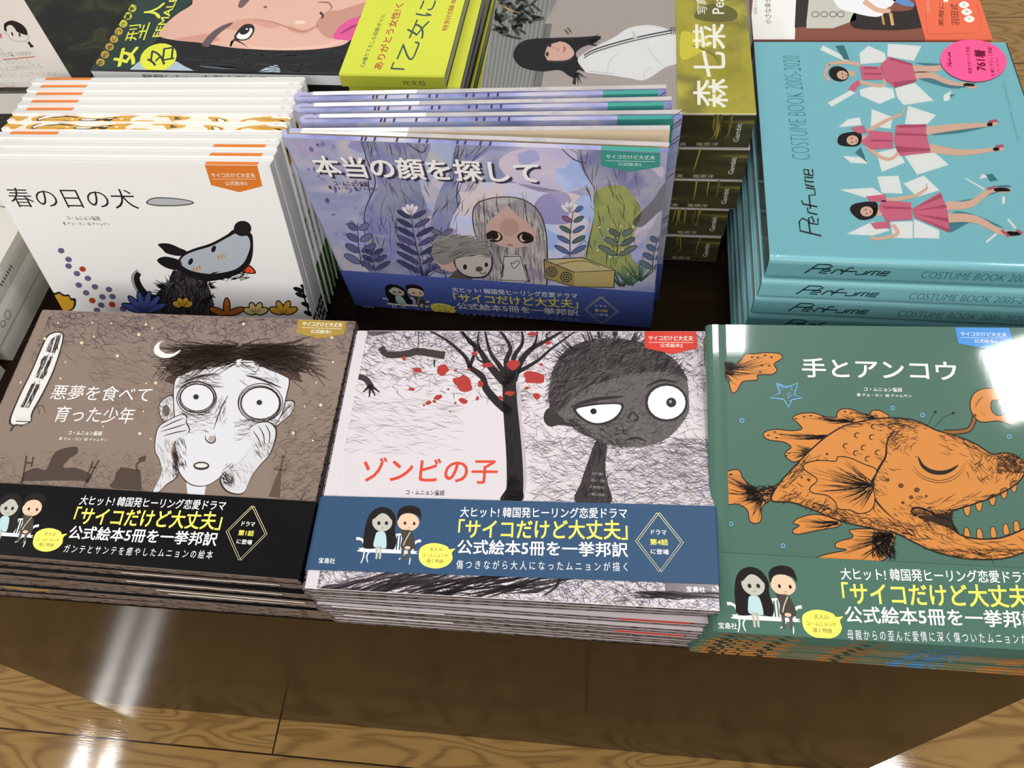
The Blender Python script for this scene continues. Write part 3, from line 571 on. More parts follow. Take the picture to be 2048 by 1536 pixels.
    A.strokes(180, (1060, 740, 1200, 1240), 40, 20, 46, 3.6, [bk, '5a3b17'], z=6, dens=lambda x, y: .6 if abs(x - (1180 - abs(y - 740) * .24)) < 40 else 0)
    for q in ([(1330, 1265), (1300, 1240), (1320, 1215), (1380, 1225), (1450, 1262), (1530, 1290)],): A.line(q, 12, bk, z=6)
    A.poly([(1340, 1272), (1450, 1258), (1546, 1244), (1552, 1300), (1590, 1372), (1500, 1330)], '33220f', z=5)
    for x, y in ((1640, 1236), (1712, 1208), (1795, 1172), (1866, 1130), (1926, 1090)): shape([(x - 20, y - 24), (x + 20, y - 34), (x + 14, y + 22), (x - 8, y + 24)], 4, g=4)
    for x, y in ((1640, 1372), (1718, 1378), (1802, 1368), (1880, 1350), (1945, 1330)): shape([(x - 16, y - 26), (x + 6, y - 32), (x + 20, y + 24), (x - 14, y + 28)], 4, g=4)
    A.strokes(900, (480, 860, 1340, 1440), 24, 18, 44, 3.2, [bk, '3c2611', '5a3b17'], z=6, poly=bq, dens=lambda x, y: .85 if y > 1205 + (x - 700) * .2 or (x < 640 and y > 1110) else (.22 if x < 700 else .05))
    A.strokes(300, (1160, 700, 1330, 860), -30, 26, 50, 3, ['5a3b17', bk], z=6, poly=bq, dens=lambda x, y: .6 if x < 1230 else .2); A.strokes(240, (1480, 760, 1800, 900), 25, 14, 60, 3.2, [bk, '5a3b17'], z=6, poly=bq, dens=lambda x, y: .8 if y < 790 + (x - 1480) * .32 else .1)
    A.strokes(420, (1300, 1230, 1560, 1400), 30, 20, 50, 4, [bk, '3c2611'], z=6, poly=bq, dens=lambda x, y: .8 if y < 1290 + (x - 1330) * .25 else .2); A.strokes(260, (1820, 890, 2000, 1000), 30, 30, 44, 3.4, [bk, '5a3b17'], z=6, poly=bq)
    # closed eye
    A.line([(1342, 905), (1365, 955), (1420, 992), (1490, 1000), (1545, 982), (1585, 955)], 26, bk, z=7, taper=True)
    for k in (0, 1): A.line([(1300, 950 + k * 26), (1370, 1020 + k * 16), (1470, 1048 + k * 14), (1570, 1015 + k * 20), (1630, 940 + k * 30)], 3.5, bk, z=7, taper=True)
    for x, y in ((1068, 716), (1170, 714), (965, 770), (1056, 782), (895, 836), (1006, 846), (958, 880), (1092, 876), (1030, 914)): A.line([(x + 16, y - 14), (x - 8, y - 12), (x - 14, y + 8), (x + 6, y + 16)], 7, bk, z=7, taper=True)
    for x, y, r in ((1234, 1080, 14), (1332, 1106, 15), (1152, 1044, 10), (1296, 1150, 10), (1390, 1144, 6), (1246, 1184, 8), (780, 886, 6), (668, 1044, 8), (624, 1030, 5)): A.ell(x, y, r, r * .8, '6b431b', z=7, n=10); A.ring(x, y, r, r * .8, 4, bk, z=8)
    sf = shape([(1085, 985), (1000, 945), (920, 910), (850, 902), (832, 930), (760, 925), (690, 930), (638, 952), (645, 985), (720, 1042), (676, 1092), (690, 1124), (780, 1140), (830, 1180), (850, 1222), (920, 1230), (985, 1252), (1055, 1225), (1075, 1150), (1052, 1060)], 8)
    rays((1070, 1080), [(670, 965), (760, 950), (880, 930), (700, 1050), (720, 1110), (820, 1160), (880, 1220), (980, 1230), (800, 1040)], 10, 8)
    # lure and feelers
    for q in ([(1405, 700), (1425, 660), (1446, 626)], [(1448, 715), (1490, 665), (1556, 634)]): A.line(q, 4, '2b3a33', z=4); A.ell(q[-1][0], q[-1][1], 9, 8, bk, z=4, n=10)
    A.line([(1500, 752), (1580, 750), (1650, 736), (1680, 690), (1690, 640)], 34, bk, 30, z=4); A.line([(1500, 752), (1580, 750), (1650, 736), (1680, 690), (1690, 640)], 20, '8a5a28', 18, z=5)
    shape([(1690, 665), (1660, 600), (1672, 530), (1720, 490), (1800, 480), (1868, 490), (1876, 522), (1830, 552), (1792, 560), (1790, 615), (1830, 650), (1898, 640), (1938, 682), (1908, 702), (1830, 682), (1740, 690)], 5)
    A.line([(1690, 600), (1710, 560), (1740, 530)], 5, bk, z=7, taper=True); A.line([(1720, 620), (1750, 650)], 5, bk, z=7, taper=True)
    bl = '6fb1e4'
    A.line([(470, 450), (532, 476), (600, 448), (580, 520), (630, 540), (566, 550), (545, 598), (514, 548), (430, 540), (492, 510), (470, 450)], 7, bl, sm=False, z=2)
    A.strokes(30, (478, 470, 590, 560), -20, 40, 26, 3.5, [bl], z=2, poly=[(480, 465), (590, 465), (575, 530), (545, 580), (515, 540), (495, 510)])
    for x, y in ((258, 680), (1183, 602), (1368, 645), (1900, 778), (190, 1314), (510, 1448)): A.ring(x, y, 12, 11, 4.5, bl, z=2)
    A.line([(120, 1405), (158, 1410), (160, 1480)], 4, bl, sm=False, z=2)
    A.z = 9; wt = 'eeeeea'
    A.text('手とアンコウ', (630, 412), (1580, 436), (630, 296), wt, .013)
    A.text('コ・ムニョン童話', (1008, 499), (1243, 504), (1008, 474), wt, .012); A.text('著 チョ・ヨン  絵 チャムサン', (963, 531), (1300, 539), (963, 512), wt, .006)
    ribbon(A, [(1565, 103), (1900, 111), (1925, 215), (1770, 243), (1586, 206)], '4a8cd0', ((1602, 160), (1884, 166), (1602, 135)), ((1685, 202), (1825, 206), (1685, 178)), '4', 'dbe6f2')

def art_dog(mb, W, H, T, M):
    A = Art(mb, M, (0, 0, T), (1, 0, 0), (0, 1, 0), (0, 0, 1), CD, (.0005, W - .0004, .0004, H - .0004), rough=.4, coat=.2, crough=.15)
    k = '1d1a1c'
    A.text('春の日の犬', (82, 324), (795, 336), (82, 214), k, -.004)
    A.text('コ・ムニョン童話', (385, 397), (575, 401), (385, 373), k, .006); A.text('著 チョ・ヨン  絵 チャムサン', (362, 427), (630, 431), (362, 408), k)
    A.poly([(830, 300), (868, 272), (960, 270), (1060, 282), (1103, 298), (1080, 312), (990, 320), (880, 318)], '55565a'); A.poly([(840, 299), (872, 278), (960, 276), (1058, 287), (1092, 298), (1075, 306), (990, 313), (884, 311)], 'b3b7bb', z=2)
    ribbon(A, [(1165, 85), (1463, 85), (1493, 206), (1362, 240), (1201, 200)], 'd97a2f', ((1207, 156), (1455, 157), (1207, 130)), ((1285, 201), (1408, 201), (1285, 177)), '3')
    # plain black and grey dog
    A.line([(900, 860), (830, 830), (785, 780), (765, 725), (792, 694)], 46, '9b9da3', 40); A.line([(905, 855), (835, 825), (795, 780), (778, 730), (790, 700)], 42, k, 30, z=2)
    A.z = 2
    A.poly([(1000, 690), (960, 750), (905, 800), (870, 860), (860, 950), (1215, 950), (1218, 890), (1195, 800), (1180, 750), (1220, 715), (1060, 670)], '322e33')
    A.z = 3; A.strokes(520, (860, 690, 1230, 950), 100, 26, 60, 6, [k, '161315', '4c474d', '5d585f'], dens=lambda x, y: 1 if x > 980 - (y - 690) * .55 and x < 1180 + (y - 690) * .15 else .0)
    A.fan(1040, 830, 150, 215, (90, 130), (140, 190), 26, 8, k); A.fan(1110, 790, -20, 60, (80, 90), (100, 130), 18, 8, k)
    A.z = 4
    A.poly([(1010, 650), (1035, 596), (1100, 562), (1200, 530), (1290, 482), (1335, 452), (1425, 470), (1440, 540), (1432, 620), (1400, 675), (1330, 716), (1200, 745), (1100, 730), (1040, 700)], k)
    A.poly([(1026, 640), (1046, 604), (1104, 576), (1205, 545), (1298, 496), (1345, 475), (1408, 490), (1424, 540), (1408, 600), (1378, 650), (1320, 685), (1205, 704), (1110, 692), (1058, 672)], 'b1b9c2', z=5)
    A.ell(1380, 446, 50, 44, k, z=6); A.strokes(60, (1180, 690, 1420, 740), -20, 16, 40, 6, [k], z=6)
    for q in ([(900, 535), (960, 532), (1020, 556), (1062, 578), (1022, 602), (950, 588), (925, 565)], [(894, 625), (935, 606), (1000, 618), (1035, 640), (1020, 680), (965, 676), (920, 655)]): A.poly(q, k, z=5)
    A.poly([(1375, 690), (1408, 652), (1442, 672), (1456, 700), (1420, 704)], k, z=3); A.poly([(1384, 688), (1410, 661), (1438, 678), (1446, 696), (1416, 698)], 'e2572f', z=4)
    A.ell(1085, 634, 12, 20, k, 25, z=6); A.ell(1216, 562, 12, 20, k, 25, z=6)
    for x, y in ((1100, 678), (1118, 674), (1134, 668), (1240, 610), (1256, 606), (1272, 602)): A.line([(x, y - 12), (x + 4, y + 12)], 8, 'c78a3c', z=6)
    # flowers
    def flower(x, y, rx, ry, n, c, a0=200, a1=340):
        for i in range(n):
            a = a0 + (a1 - a0) * i / (n - 1); ca, sa = math.cos(math.radians(a)), math.sin(math.radians(a))
            A.ell(x + ca * rx * .55, y + sa * ry * .55, rx * .55, 22, k, a, z=6); A.ell(x + ca * rx * .55, y + sa * ry * .55, rx * .55 - 7, 16, c, a, z=7)
    flower(820, 915, 125, 90, 6, '4d599f'); flower(1040, 885, 60, 40, 4, 'd9ab3c'); flower(1290, 930, 100, 70, 3, 'b4652d'); flower(1455, 925, 70, 50, 4, 'e3cf88'); flower(1612, 925, 80, 60, 4, 'dda93a')
    A.poly([(268, 792), (310, 812), (335, 805), (362, 822), (392, 822), (405, 842), (430, 846), (428, 890), (400, 915), (330, 930), (300, 850)], k, z=6); A.poly([(280, 806), (312, 824), (338, 816), (362, 832), (390, 832), (402, 852), (420, 858), (418, 890), (396, 908), (340, 915), (312, 850)], 'cf9a2c', z=7)
    for q in ([(1722, 780), (1735, 850), (1765, 940)],): A.line(q, 9, k, z=6)
    for x, y in ((1700, 795), (1740, 780), (1712, 825), (1770, 830), (1745, 880), (1790, 900), (1760, 930)): A.ell(x, y, 34, 13, k, 20, z=6)
    for x, y, r in ((348, 572, 0), (390, 622, 0), (390, 660, 0), (470, 677, 1), (438, 703, 0), (500, 730, 0), (448, 768, 0), (540, 778, 0), (620, 793, 0), (490, 812, 0), (583, 835, 0), (640, 833, 0), (525, 856, 1), (576, 882, 0), (638, 878, 1), (700, 903, 0), (552, 912, 0)):
        A.ell(x, y, 19, 15, 'b8422c' if r else '6b5f86', 20); A.ell(x + 3, y + 2, 13, 11, 'c04a30' if r and x > 500 and x < 530 else '221d2c', 20, z=2)

def art_forest(mb, W, H, T, M):
    A = Art(mb, M, (0, 0, T), (1, 0, 0), (0, 1, 0), (0, 0, 1), CO, (.009, W - .0004, .0004, H - .0004), rough=.4, coat=.2, crough=.12)
    ln = '3b3743'
    lt = lambda h: ''.join('%02x' % min(250, int(int(h[i:i + 2], 16) * 1.1 + 4)) for i in (0, 2, 4))
    wash = lambda n, st, sc=40, d=.7: noisemat(n, [(p_, lt(h_)) for p_, h_ in st], (sc, sc, sc), 6, .4, .2, .12, dist=d)
    A.poly([(810, 600), (930, 560), (1100, 560), (1290, 590), (1440, 640), (1430, 800), (1330, 900), (1200, 960), (900, 900), (800, 760)], wash('pale_wash', [(.35, 'a9b9dd'), (.5, 'c4b9c4'), (.65, 'c3b6b0')], 24))
    A.poly([(1120, 410), (1280, 400), (1420, 440), (1440, 560), (1300, 610), (1120, 560), (1040, 470)], wash('rose_wash', [(.35, 'aaa6ca'), (.55, 'bfb4c2'), (.7, '8c8fbf')], 24))
    washes = [wash('wash_a', [(.4, '7f86bd'), (.55, '989bc6')], 30), wash('wash_b', [(.4, 'a5a0b8'), (.6, 'b7adba')], 30), wash('wash_c', [(.4, '93a6d2'), (.6, 'a9b6da')], 30), wash('wash_d', [(.4, '8a85b0'), (.6, '9d95b4')], 30)]
    tr = wash('violet_bark', [(.35, '676c90'), (.5, '84889f'), (.62, '7476a8'), (.75, '9a9ca2')], 30)
    for _ in range(26):
        x, y, r_ = random.uniform(110, 1760), random.uniform(360, 900), random.uniform(40, 110); n_ = 12
        A.poly([(x + r_ * 1.3 * random.uniform(.6, 1.15) * math.cos(2 * PI * i / n_), y + r_ * random.uniform(.5, 1.1) * math.sin(2 * PI * i / n_)) for i in range(n_)], random.choice(washes), z=1 + random.random() * .6)
    A.z = 2
    A.poly([(412, 350), (500, 352), (640, 360), (726, 372), (716, 440), (680, 520), (690, 600), (720, 700), (690, 850), (700, 985), (450, 962), (470, 880), (432, 800), (440, 690), (490, 590), (470, 480), (430, 420)], tr)
    A.poly([(850, 378), (900, 372), (1010, 385), (960, 440), (880, 490), (850, 560), (868, 640), (830, 720), (800, 800), (730, 800), (740, 700), (770, 600), (820, 500)], tr)
    A.poly([(1410, 395), (1640, 410), (1700, 460), (1760, 520), (1790, 560), (1720, 700), (1650, 800), (1640, 900), (1700, 1000), (1440, 950), (1440, 860), (1475, 720), (1480, 590), (1420, 500)], wash('lilac_bark', [(.35, '6f7196'), (.5, '9594a4'), (.65, '7b7ba6')], 30))
    A.poly([(1480, 600), (1600, 570), (1668, 640), (1690, 700), (1660, 780), (1640, 880), (1690, 990), (1450, 945), (1440, 860), (1474, 720)], wash('moss_wash', [(.35, '6e7b52'), (.5, '8f9556'), (.65, '77865f'), (.75, 'a9a365')], 34), z=3)
    A.poly([(1800, 560), (1740, 640), (1690, 690), (1650, 740), (1690, 760), (1760, 700), (1800, 660)], '77757f', z=3)
    A.poly([(1790, 700), (1740, 760), (1700, 850), (1720, 1000), (1775, 1020)], 'a7a6b4', z=3)
    A.z = 4
    A.strokes(150, (430, 360, 720, 960), 78, 16, 80, 3, [ln, '54506a'], dens=lambda x, y: .7); A.strokes(80, (740, 390, 960, 780), 115, 14, 80, 3, [ln], dens=lambda x, y: .8 if abs((x - 900) + (y - 480) * .35) < 80 else 0)
    A.strokes(120, (1440, 420, 1680, 940), 82, 14, 60, 3, [ln, '4d4a3c'], dens=lambda x, y: .6)
    for q in ([(600, 360), (690, 420), (720, 380)], [(412, 352), (440, 450), (480, 560), (430, 700), (440, 900)], [(860, 380), (850, 470), (830, 560)], [(1000, 390), (880, 500), (850, 610), (860, 680)], [(1410, 398), (1430, 500), (1480, 590)], [(1474, 720), (1445, 860), (1440, 900)], [(1320, 396), (1380, 450), (1440, 470)], [(1345, 392), (1410, 430)]): A.line(q, 5, ln, taper=True)
    # plants
    def plant(x0, y0, x1, y1, n, ll, c, w=12):
        A.line([(x0, y0), ((x0 + x1) / 2 - 8, (y0 + y1) / 2), (x1, y1)], 5, ln, 3, z=4)
        for i in range(n):
            t = (i + .5) / n; x, y = x0 + (x1 - x0) * t, y0 + (y1 - y0) * t; l = ll * (1 - .5 * t)
            for s in (-1, 1): A.ell(x + s * l * .5, y - l * .12, l * .52, w, ln, -s * 28, z=5); A.ell(x + s * l * .5, y - l * .12, l * .47, w - 3, random.choice(c), -s * 28, z=6)
    vi = ['4b4a73', '5a5583', '3f4266']
    plant(700, 975, 640, 690, 7, 130, vi); plant(420, 940, 400, 740, 4, 90, ['6f7398', '5c6288'], 16); plant(800, 990, 780, 760, 4, 90, ['6e6d85', '85839a']); plant(480, 960, 470, 860, 3, 80, vi)
    plant(1365, 895, 1385, 660, 5, 80, ['4f6f6a', '8a5f86', '5a6e9a']); plant(1580, 900, 1600, 770, 3, 100, ['5e6a66', '6b7a70'], 14); plant(1740, 960, 1770, 800, 4, 70, ['55688a', '61707f'], 14)
    for x, y in ((640, 700), (1365, 690)):
        for a in (-140, -110, -80, -50): A.ell(x + 26 * math.cos(math.radians(a)), y + 24 * math.sin(math.radians(a)), 24, 10, 'e2dde4', a, z=7)
    for q in ((700, 970), (1640, 1000), (1680, 980), (1600, 1005)): A.fan(q[0], q[1] + 30, 215, 325, (5, 10), (60, 110), 16, 9, '5d7a6a' if q[0] > 1000 else '55547a', z=7)
    # long-haired girl
    A.z = 7
    hair = [(925, 705), (945, 655), (1000, 632), (1080, 624), (1160, 640), (1220, 690), (1250, 765), (1260, 880), (1252, 1030), (1180, 1030), (980, 1015), (1000, 900), (940, 800)]
    A.poly([(1095 + (x - 1095) * 1.03, 820 + (y - 820) * 1.02) for x, y in hair], ln); A.poly(hair, wash('hair_wash', [(.35, '89858a'), (.5, 'aaa5a2'), (.62, '8a7f92'), (.75, 'b3ad92')], 40), z=8)
    A.strokes(200, (930, 640, 1260, 1020), 84, 8, 90, 3, ['5b534f', '746b62', '463f3e'], z=9, poly=hair)
    A.z = 10
    A.poly([(982, 770), (1002, 730), (1040, 695), (1078, 660), (1115, 696), (1170, 738), (1208, 782), (1202, 820), (1150, 850), (1092, 854), (1022, 832)], 'c6a79e'); A.ell(1090, 760, 44, 40, 'b9948b', z=11)
    for x, y, s in ((1022, 800, 1), (1164, 806, -1)): A.poly([(x - 38, y - 8), (x - 8, y - 26), (x + 30, y - 10), (x + 34, y + 16), (x, y + 28), (x - 28, y + 16)], '2d2522', z=11); A.ell(x + 12 * s, y + 2, 16, 17, 'cabd94', z=12); A.ell(x + 4 * s, y - 2, 14, 16, '2a201d', z=13)
    A.line([(1080, 840), (1106, 841)], 4, '6b4a44', z=12)
    A.poly([(1066, 892), (1140, 892), (1156, 940), (1172, 1005), (1050, 1000), (1066, 940)], 'c4bfbd', z=11); A.line([(1066, 892), (1140, 892), (1172, 1005), (1050, 1000), (1066, 892)], 4, ln, sm=False, z=12); A.line([(1056, 990), (1064, 930)], 8, ln, z=11); A.line([(1180, 1010), (1160, 930)], 8, ln, z=11); A.line([(1096, 920), (1110, 948), (1138, 918), (1118, 914), (1110, 924), (1096, 920)], 3, ln, z=12)
    # small child
    A.z = 13
    A.poly([(810, 990), (850, 960), (900, 960), (915, 1005), (800, 1000)], '57504c')
    A.poly([(838, 905), (920, 884), (1000, 868), (1014, 940), (980, 988), (905, 990), (855, 960)], ln); A.poly([(846, 906), (920, 892), (994, 878), (1006, 938), (974, 980), (908, 982), (862, 956)], 'bdb6b0', z=14)
    A.poly([(735, 876), (758, 822), (830, 794), (925, 810), (985, 850), (1006, 896), (950, 884), (860, 900), (800, 930), (762, 920)], '8a8784', z=14); A.strokes(80, (740, 800, 1000, 900), -12, 12, 60, 3, ['5f5b58', 'a3a09c'], z=15)
    A.poly([(745, 905), (800, 928), (850, 908), (880, 890), (940, 884), (870, 920), (840, 960), (790, 950)], 'c9a79b', z=13)
    A.ell(888, 940, 9, 12, '2a2423', z=15); A.ell(985, 930, 8, 10, '2a2423', z=15); A.ell(952, 950, 16, 12, '5a4a45', z=15); A.line([(955, 965), (970, 972), (984, 962)], 4, ln, z=15)
    # box
    A.poly([(1245, 905), (1420, 896), (1572, 955), (1566, 1036), (1382, 1032), (1250, 992)], ln, False); A.poly([(1250, 912), (1384, 965), (1384, 1028), (1254, 990)], 'a08d55', False, z=14); A.poly([(1384, 965), (1568, 957), (1562, 1032), (1384, 1028)], 'b7a56c', False, z=14); A.poly([(1252, 908), (1420, 900), (1566, 954), (1386, 962)], 'c2b483', False, z=14)
    for x, y in ((1282, 962), (1348, 986)): A.ring(x, y, 24, 22, 5, ln, z=15); A.ring(x, y, 13, 12, 5, ln, z=15); A.ell(x, y, 5, 5, ln, z=15)
    A.line([(1300, 930), (1420, 912), (1500, 935)], 4, '6d5d33', z=15)
    # dots of the wash
    for _ in range(46): x, y = random.uniform(110, 420), random.uniform(350, 800); A.ell(x, y, random.uniform(4, 16), random.uniform(4, 11), random.choice(['6d76a6', '767fae', '8d90b4']), random.uniform(0, 90), z=2, n=10)
    for _ in range(14): x, y = random.uniform(1460, 1660), random.uniform(750, 900); A.ell(x, y, 5, 4, 'e0dfb8', z=5, n=8)
    A.z = 12; wt = 'f3f2f0'
    A.text('本当の顔を探して', (222, 526), (1226, 560), (222, 434), wt, .02, shadow=(13, 9, '3c3a4c'))
    A.text('コ・ムニョン童話', (296, 571), (450, 576), (296, 549), '2d2a3a', .012); A.text('著 チョ・ヨン  絵 チャムサン', (270, 587), (492, 595), (270, 571), '2d2a3a', .008)
    ribbon(A, [(1506, 401), (1775, 404), (1775, 485), (1640, 507), (1508, 480)], '3f9488', ((1530, 447), (1752, 452), (1530, 428)), ((1583, 478), (1690, 482), (1583, 463)), '5', 'd5ebe6')

# ------------------------------------------------------------------ flat stacks of picture books
ORD = ['', 'second', 'third', 'fourth', 'fifth', 'sixth', 'seventh', 'eighth', 'ninth', 'tenth', 'eleventh', 'twelfth', 'thirteenth']
def edge_patch(mb, x0, x1, y, z0, z1, c, n=-1, rough=.45):
    e = .00006 * n
    mb.add([(x0, y + e, z0), (x1, y + e, z0), (x1, y + e, z1), (x0, y + e, z1)], [(0, 1, 2, 3) if n < 0 else (3, 2, 1, 0)], mat(c, rough) if isinstance(c, str) else c)
def fish_deco(mb, W, T):
    for z0, z1, k in ((T - BD, T, 0), (0, BD, .012)):
        for x0, x1, c in ((.008, .17, 'c07a38'), (.03, .05, '2b1d10'), (.062, .07, '2b1d10'), (.1, .108, '3a2712'), (.15, .165, '1d140c'), (.17, .2, 'b87436'), (.3, .33, 'b06f35'), (.335, .35, '3a2813'), (.36, .385, '9a6230'), (.47, .5, '4c8fc6'), (.515, .56, '4a8bc2'), (.575, .585, '5b9bcd'), (.68, .74, 'b9773a'), (.75, .83, 'b3702f')):
            edge_patch(mb, (x0 + k) * W, (x1 + k) * W, 0, z0 + .0004, z1 - .0004, c, -1 if c[0] in 'bc9' else -2)
def flat_stack(ps, W, H, T, n, base, edge, art, bandc, bv, bargs, lab_top, lab, group, jit, patch=None, kw={}, flipped=()):
    loc, rot = top_pose(ps, T)
    pitch = loc[2] / (n - 1)
    proto_c = hard_cover(W, H, T, base, edge, edge); src = None
    if art is art_fish: fish_deco(proto_c, W, T)
    for i in range(n):
        if i == n - 1:
            r = root('picture_book', lab_top, 'book', loc, rot, group); mb = hard_cover(W, H, T, base, edge, edge); art(mb, W, H, T, pose(loc, rot)); (fish_deco(mb, W, T) if art is art_fish else None); mb.build('cover', r); pages(W, H, T, r)
            b = band_mesh(W, H, T, bv[0], bv[1], bv[2], bv[3], bandc); band_print(b, W, T, bv[2], bv[0], *bargs, kw=kw, pub=(124, -14) if art is art_fish else (0, 0)); b.build('paper_band', r)['label'] = 'printed paper band'
        else:
            f = i / (n - 1); jx, jy, jr = jit(i)
            l = (loc[0] + jx, loc[1] + jy, i * pitch); ro = (rot[0] * f, rot[1] * f, rot[2] + jr)
            if src is None:
                r = root('picture_book', '', 'book', l, ro, group); src = (r, proto_c.build('cover', r), pages(W, H, T, r), band_mesh(W, H, T, bv[0], bv[1], bv[2], bv[3], bandc).build('paper_band', r))
            else:
                r = src[0].copy(); COL.objects.link(r); r.location = l; r.rotation_euler = ro
                for ch in src[1:]: c = ch.copy(); COL.objects.link(c); c.parent = r
            r['label'] = lab % (ORD[n - 1 - i] if i else 'lowest')
            if patch and patch(i):
                x0, x1, c, top = patch(i); z = (T - BD, T) if top else (T - BD, T - BD * .45)
                cov = [ch for ch in r.children if ch.name.startswith('cover')][0]
                q = hard_cover(W, H, T, base, edge, edge); edge_patch(q, x0 * W, x1 * W, 0, z[0], z[1], c)
                me = q.build('cover', r); bpy.data.objects.remove(cov)
rj = lambda a: random.uniform(-a, a)
zkw = dict(rough=.42, coat=.0)
flat_stack(ZPOSE, .2566, .1953, .0102, 7, ZBASE, ZED, art_zombie, mat('34506f', .45), (.0624, .0649, .0119, .01575),
           ('傷つきながら大人になったムニョンが描く', '第4話', 0, 0),
           'pale picture book with grey-faced boy by a bare tree, blue band, top of its stack', 'blue-banded pale picture book, %s from the top of the middle front stack', 'pale picture books in the middle front stack',
           lambda i: (rj(.002) - .001 + .004 * (i < 2), rj(.0008) + .0006, rj(.008)), lambda i: ((.78, .95, 'c43a30', True) if i in (2, 4, 5) else ((.04, .34, 'f2f0f0', False) if i in (1, 3) else None)), zkw)
flat_stack(BPOSE, .2623, .1996, .0091, 7, BBASE, BED, art_boy, mat('0b0b0c', .35, .08, .15), (.0512, .0537, .0004, .0004),
           ('ガンテとサンテを癒やしたムニョンの絵本', '第1話', -.002, -.0116),
           'brown picture book with boy holding his cheeks, black paper band, top of its stack', 'black-banded brown picture book, %s from the top of the left front stack', 'brown picture books in the left front stack',
           lambda i: (rj(.002) + .005 * (i < 3) + .002, rj(.0008) - .0095 * (6 - i) / 6, rj(.006) + .012 * (6 - i) / 6), lambda i: ((.0 + .05, .19, 'b08f3c', True) if i == 1 else ((.56, .97, 'f4f3f1', False) if i in (2, 3) else ((.5, .93, 'f4f3f1', False) if i in (4, 5) else None))), dict(rough=.35, coat=.12, crough=.15))
flat_stack(FPOSE, .2599, .1979, .0096, 7, FBASE, FBASE, art_fish, mat('4b6d5f', .42), (.0468, .0455, .0004, .0004),
           ('母親からの歪んだ愛情に深く傷ついたムニョンが描く', '第9話', -.0225, -.0168),
           'glossy green picture book with large orange fish, green paper band, top of its stack', 'green picture book, %s from the top of the fish-cover stack at right front', 'green picture books in the right front stack',
           lambda i: (-.002 * (6 - i) * .5 + rj(.001), +.0008 * (6 - i) + rj(.0008), rj(.005) - .006), None, dict(rough=.42))

# ------------------------------------------------------------------ white dog books standing in a leaning row
W, H, T = .2342, .1699, .0090; DB = .0043
R0 = Euler(DPOSE[1], 'XYZ').to_matrix()
DEDGE = mat('d6d5d1', .5); GREEN = mat('4c7a2c', .45); YEL = noisemat('yellow_and_black_print', [(.4, 'e9e3d5'), (.47, 'cf9a2c'), (.58, 'cf9a2c'), (.61, '2a251f'), (.66, 'e9e3d5')], (34, 20, 60), 1, .45, interp='CONSTANT', dist=1.0)
def dog_spine(mb, W, H, T):
    """print on the spine: lettering above a green foot"""
    A = Art(mb, Matrix.Identity(4), (-.0022, 0, T / 2), (0, 1, 0), (0, 0, 1), (-1, 0, 0), (0, 0, 1), None)
    P = lambda p: p; A.P = lambda p: (p[0], p[1])
    A.raw([(0, -T * .36), (.052, -T * .36), (.052, T * .36), (0, T * .36)], GREEN, 1)
    A.raw([(.0, -T * .28), (.008, -T * .28), (.008, T * .28), (0, T * .28)], '26231f', 2)
    for y in (.014, .03): A.raw([(y, -.001), (y + .006, -.002), (y + .007, .001), (y + .001, .002)], '26231f', 2); A.raw([(y + .001, -.0016), (y + .005, -.0022), (y + .005, -.0004)], 'e8e6e0', 3)
    A.text('春の日の犬', (.098, -.0020), (.066, -.0020), (.098, .0018), '26231f', .0)
    A.text('著 チョ・ヨン 絵 チャムサン', (.138, -.0014), (.104, -.0014), (.138, .0010), '3a3833')
    A.raw([(.146, -.002), (.162, -.002), (.16, .002), (.147, .002)], 'c9952c', 1); A.raw([(.15, -.0005), (.16, -.0012), (.158, .0015)], '26231f', 2)
dl = {0: 'white picture book with grey and black dog on cover, front of the leaning row'}
for k in range(11):
    flip = k >= 3
    p = Vector(DPOSE[0]); nrm = R0 @ Vector((0, 0, 1)); back = Vector((.0001, .0095, 0)) * k
    loc = p + back - nrm * T + Vector((rj(.0008) if k else 0, 0, 0)); loc.z = max(loc.z, .0004)
    rot = list(DPOSE[1]); 
    if k == 0: Mx = pose(loc, rot)
    lab = dl.get(k, 'white dog-cover picture book, %s from the front of the leaning row' % (ORD[k] if k < 10 else 'rearmost'))
    r = root('picture_book', lab, 'book', loc, rot, 'white picture books in the leaning row')
    yellow = k in (4, 5)
    mb = hard_cover(W, H, T, WHITE, YEL if yellow else DEDGE, WHITE, b=DB)
    if k == 0: art_dog(mb, W, H, T, Mx)
    if k in (0, 1, 2) : edge_patch(mb, .784 * W, .959 * W, H, T - DB, T, 'd97a2f', 1)
    if flip and not yellow: edge_patch(mb, .784 * W, .959 * W, H, T - DB, T, 'd97a2f', 1)
    if flip: dog_spine(mb, W, H, T)
    else:
        A = Art(mb, Matrix.Identity(4), (W, 0, T / 2), (0, 1, 0), (0, 0, 1), (1, 0, 0), (0, 0, 1), None); A.P = lambda q: q
        for zz in (T / 2 - DB, -T / 2): 
            for yy in (.004, .012, .019): A.raw([(yy, zz + .0002), (yy + .006, zz + .0002), (yy + .005, zz + DB - .0002), (yy + .001, zz + DB - .0002)], '24211f', 1)
    c = mb.build('cover', r); g = pages(W, H, T, r, b=DB)
    if flip:   # these stand back to front, spine at the right
        F = Matrix.Translation((W, 0, T)) @ Matrix.Rotation(PI, 4, 'Y')
        c.data.transform(F); g.data.transform(F)

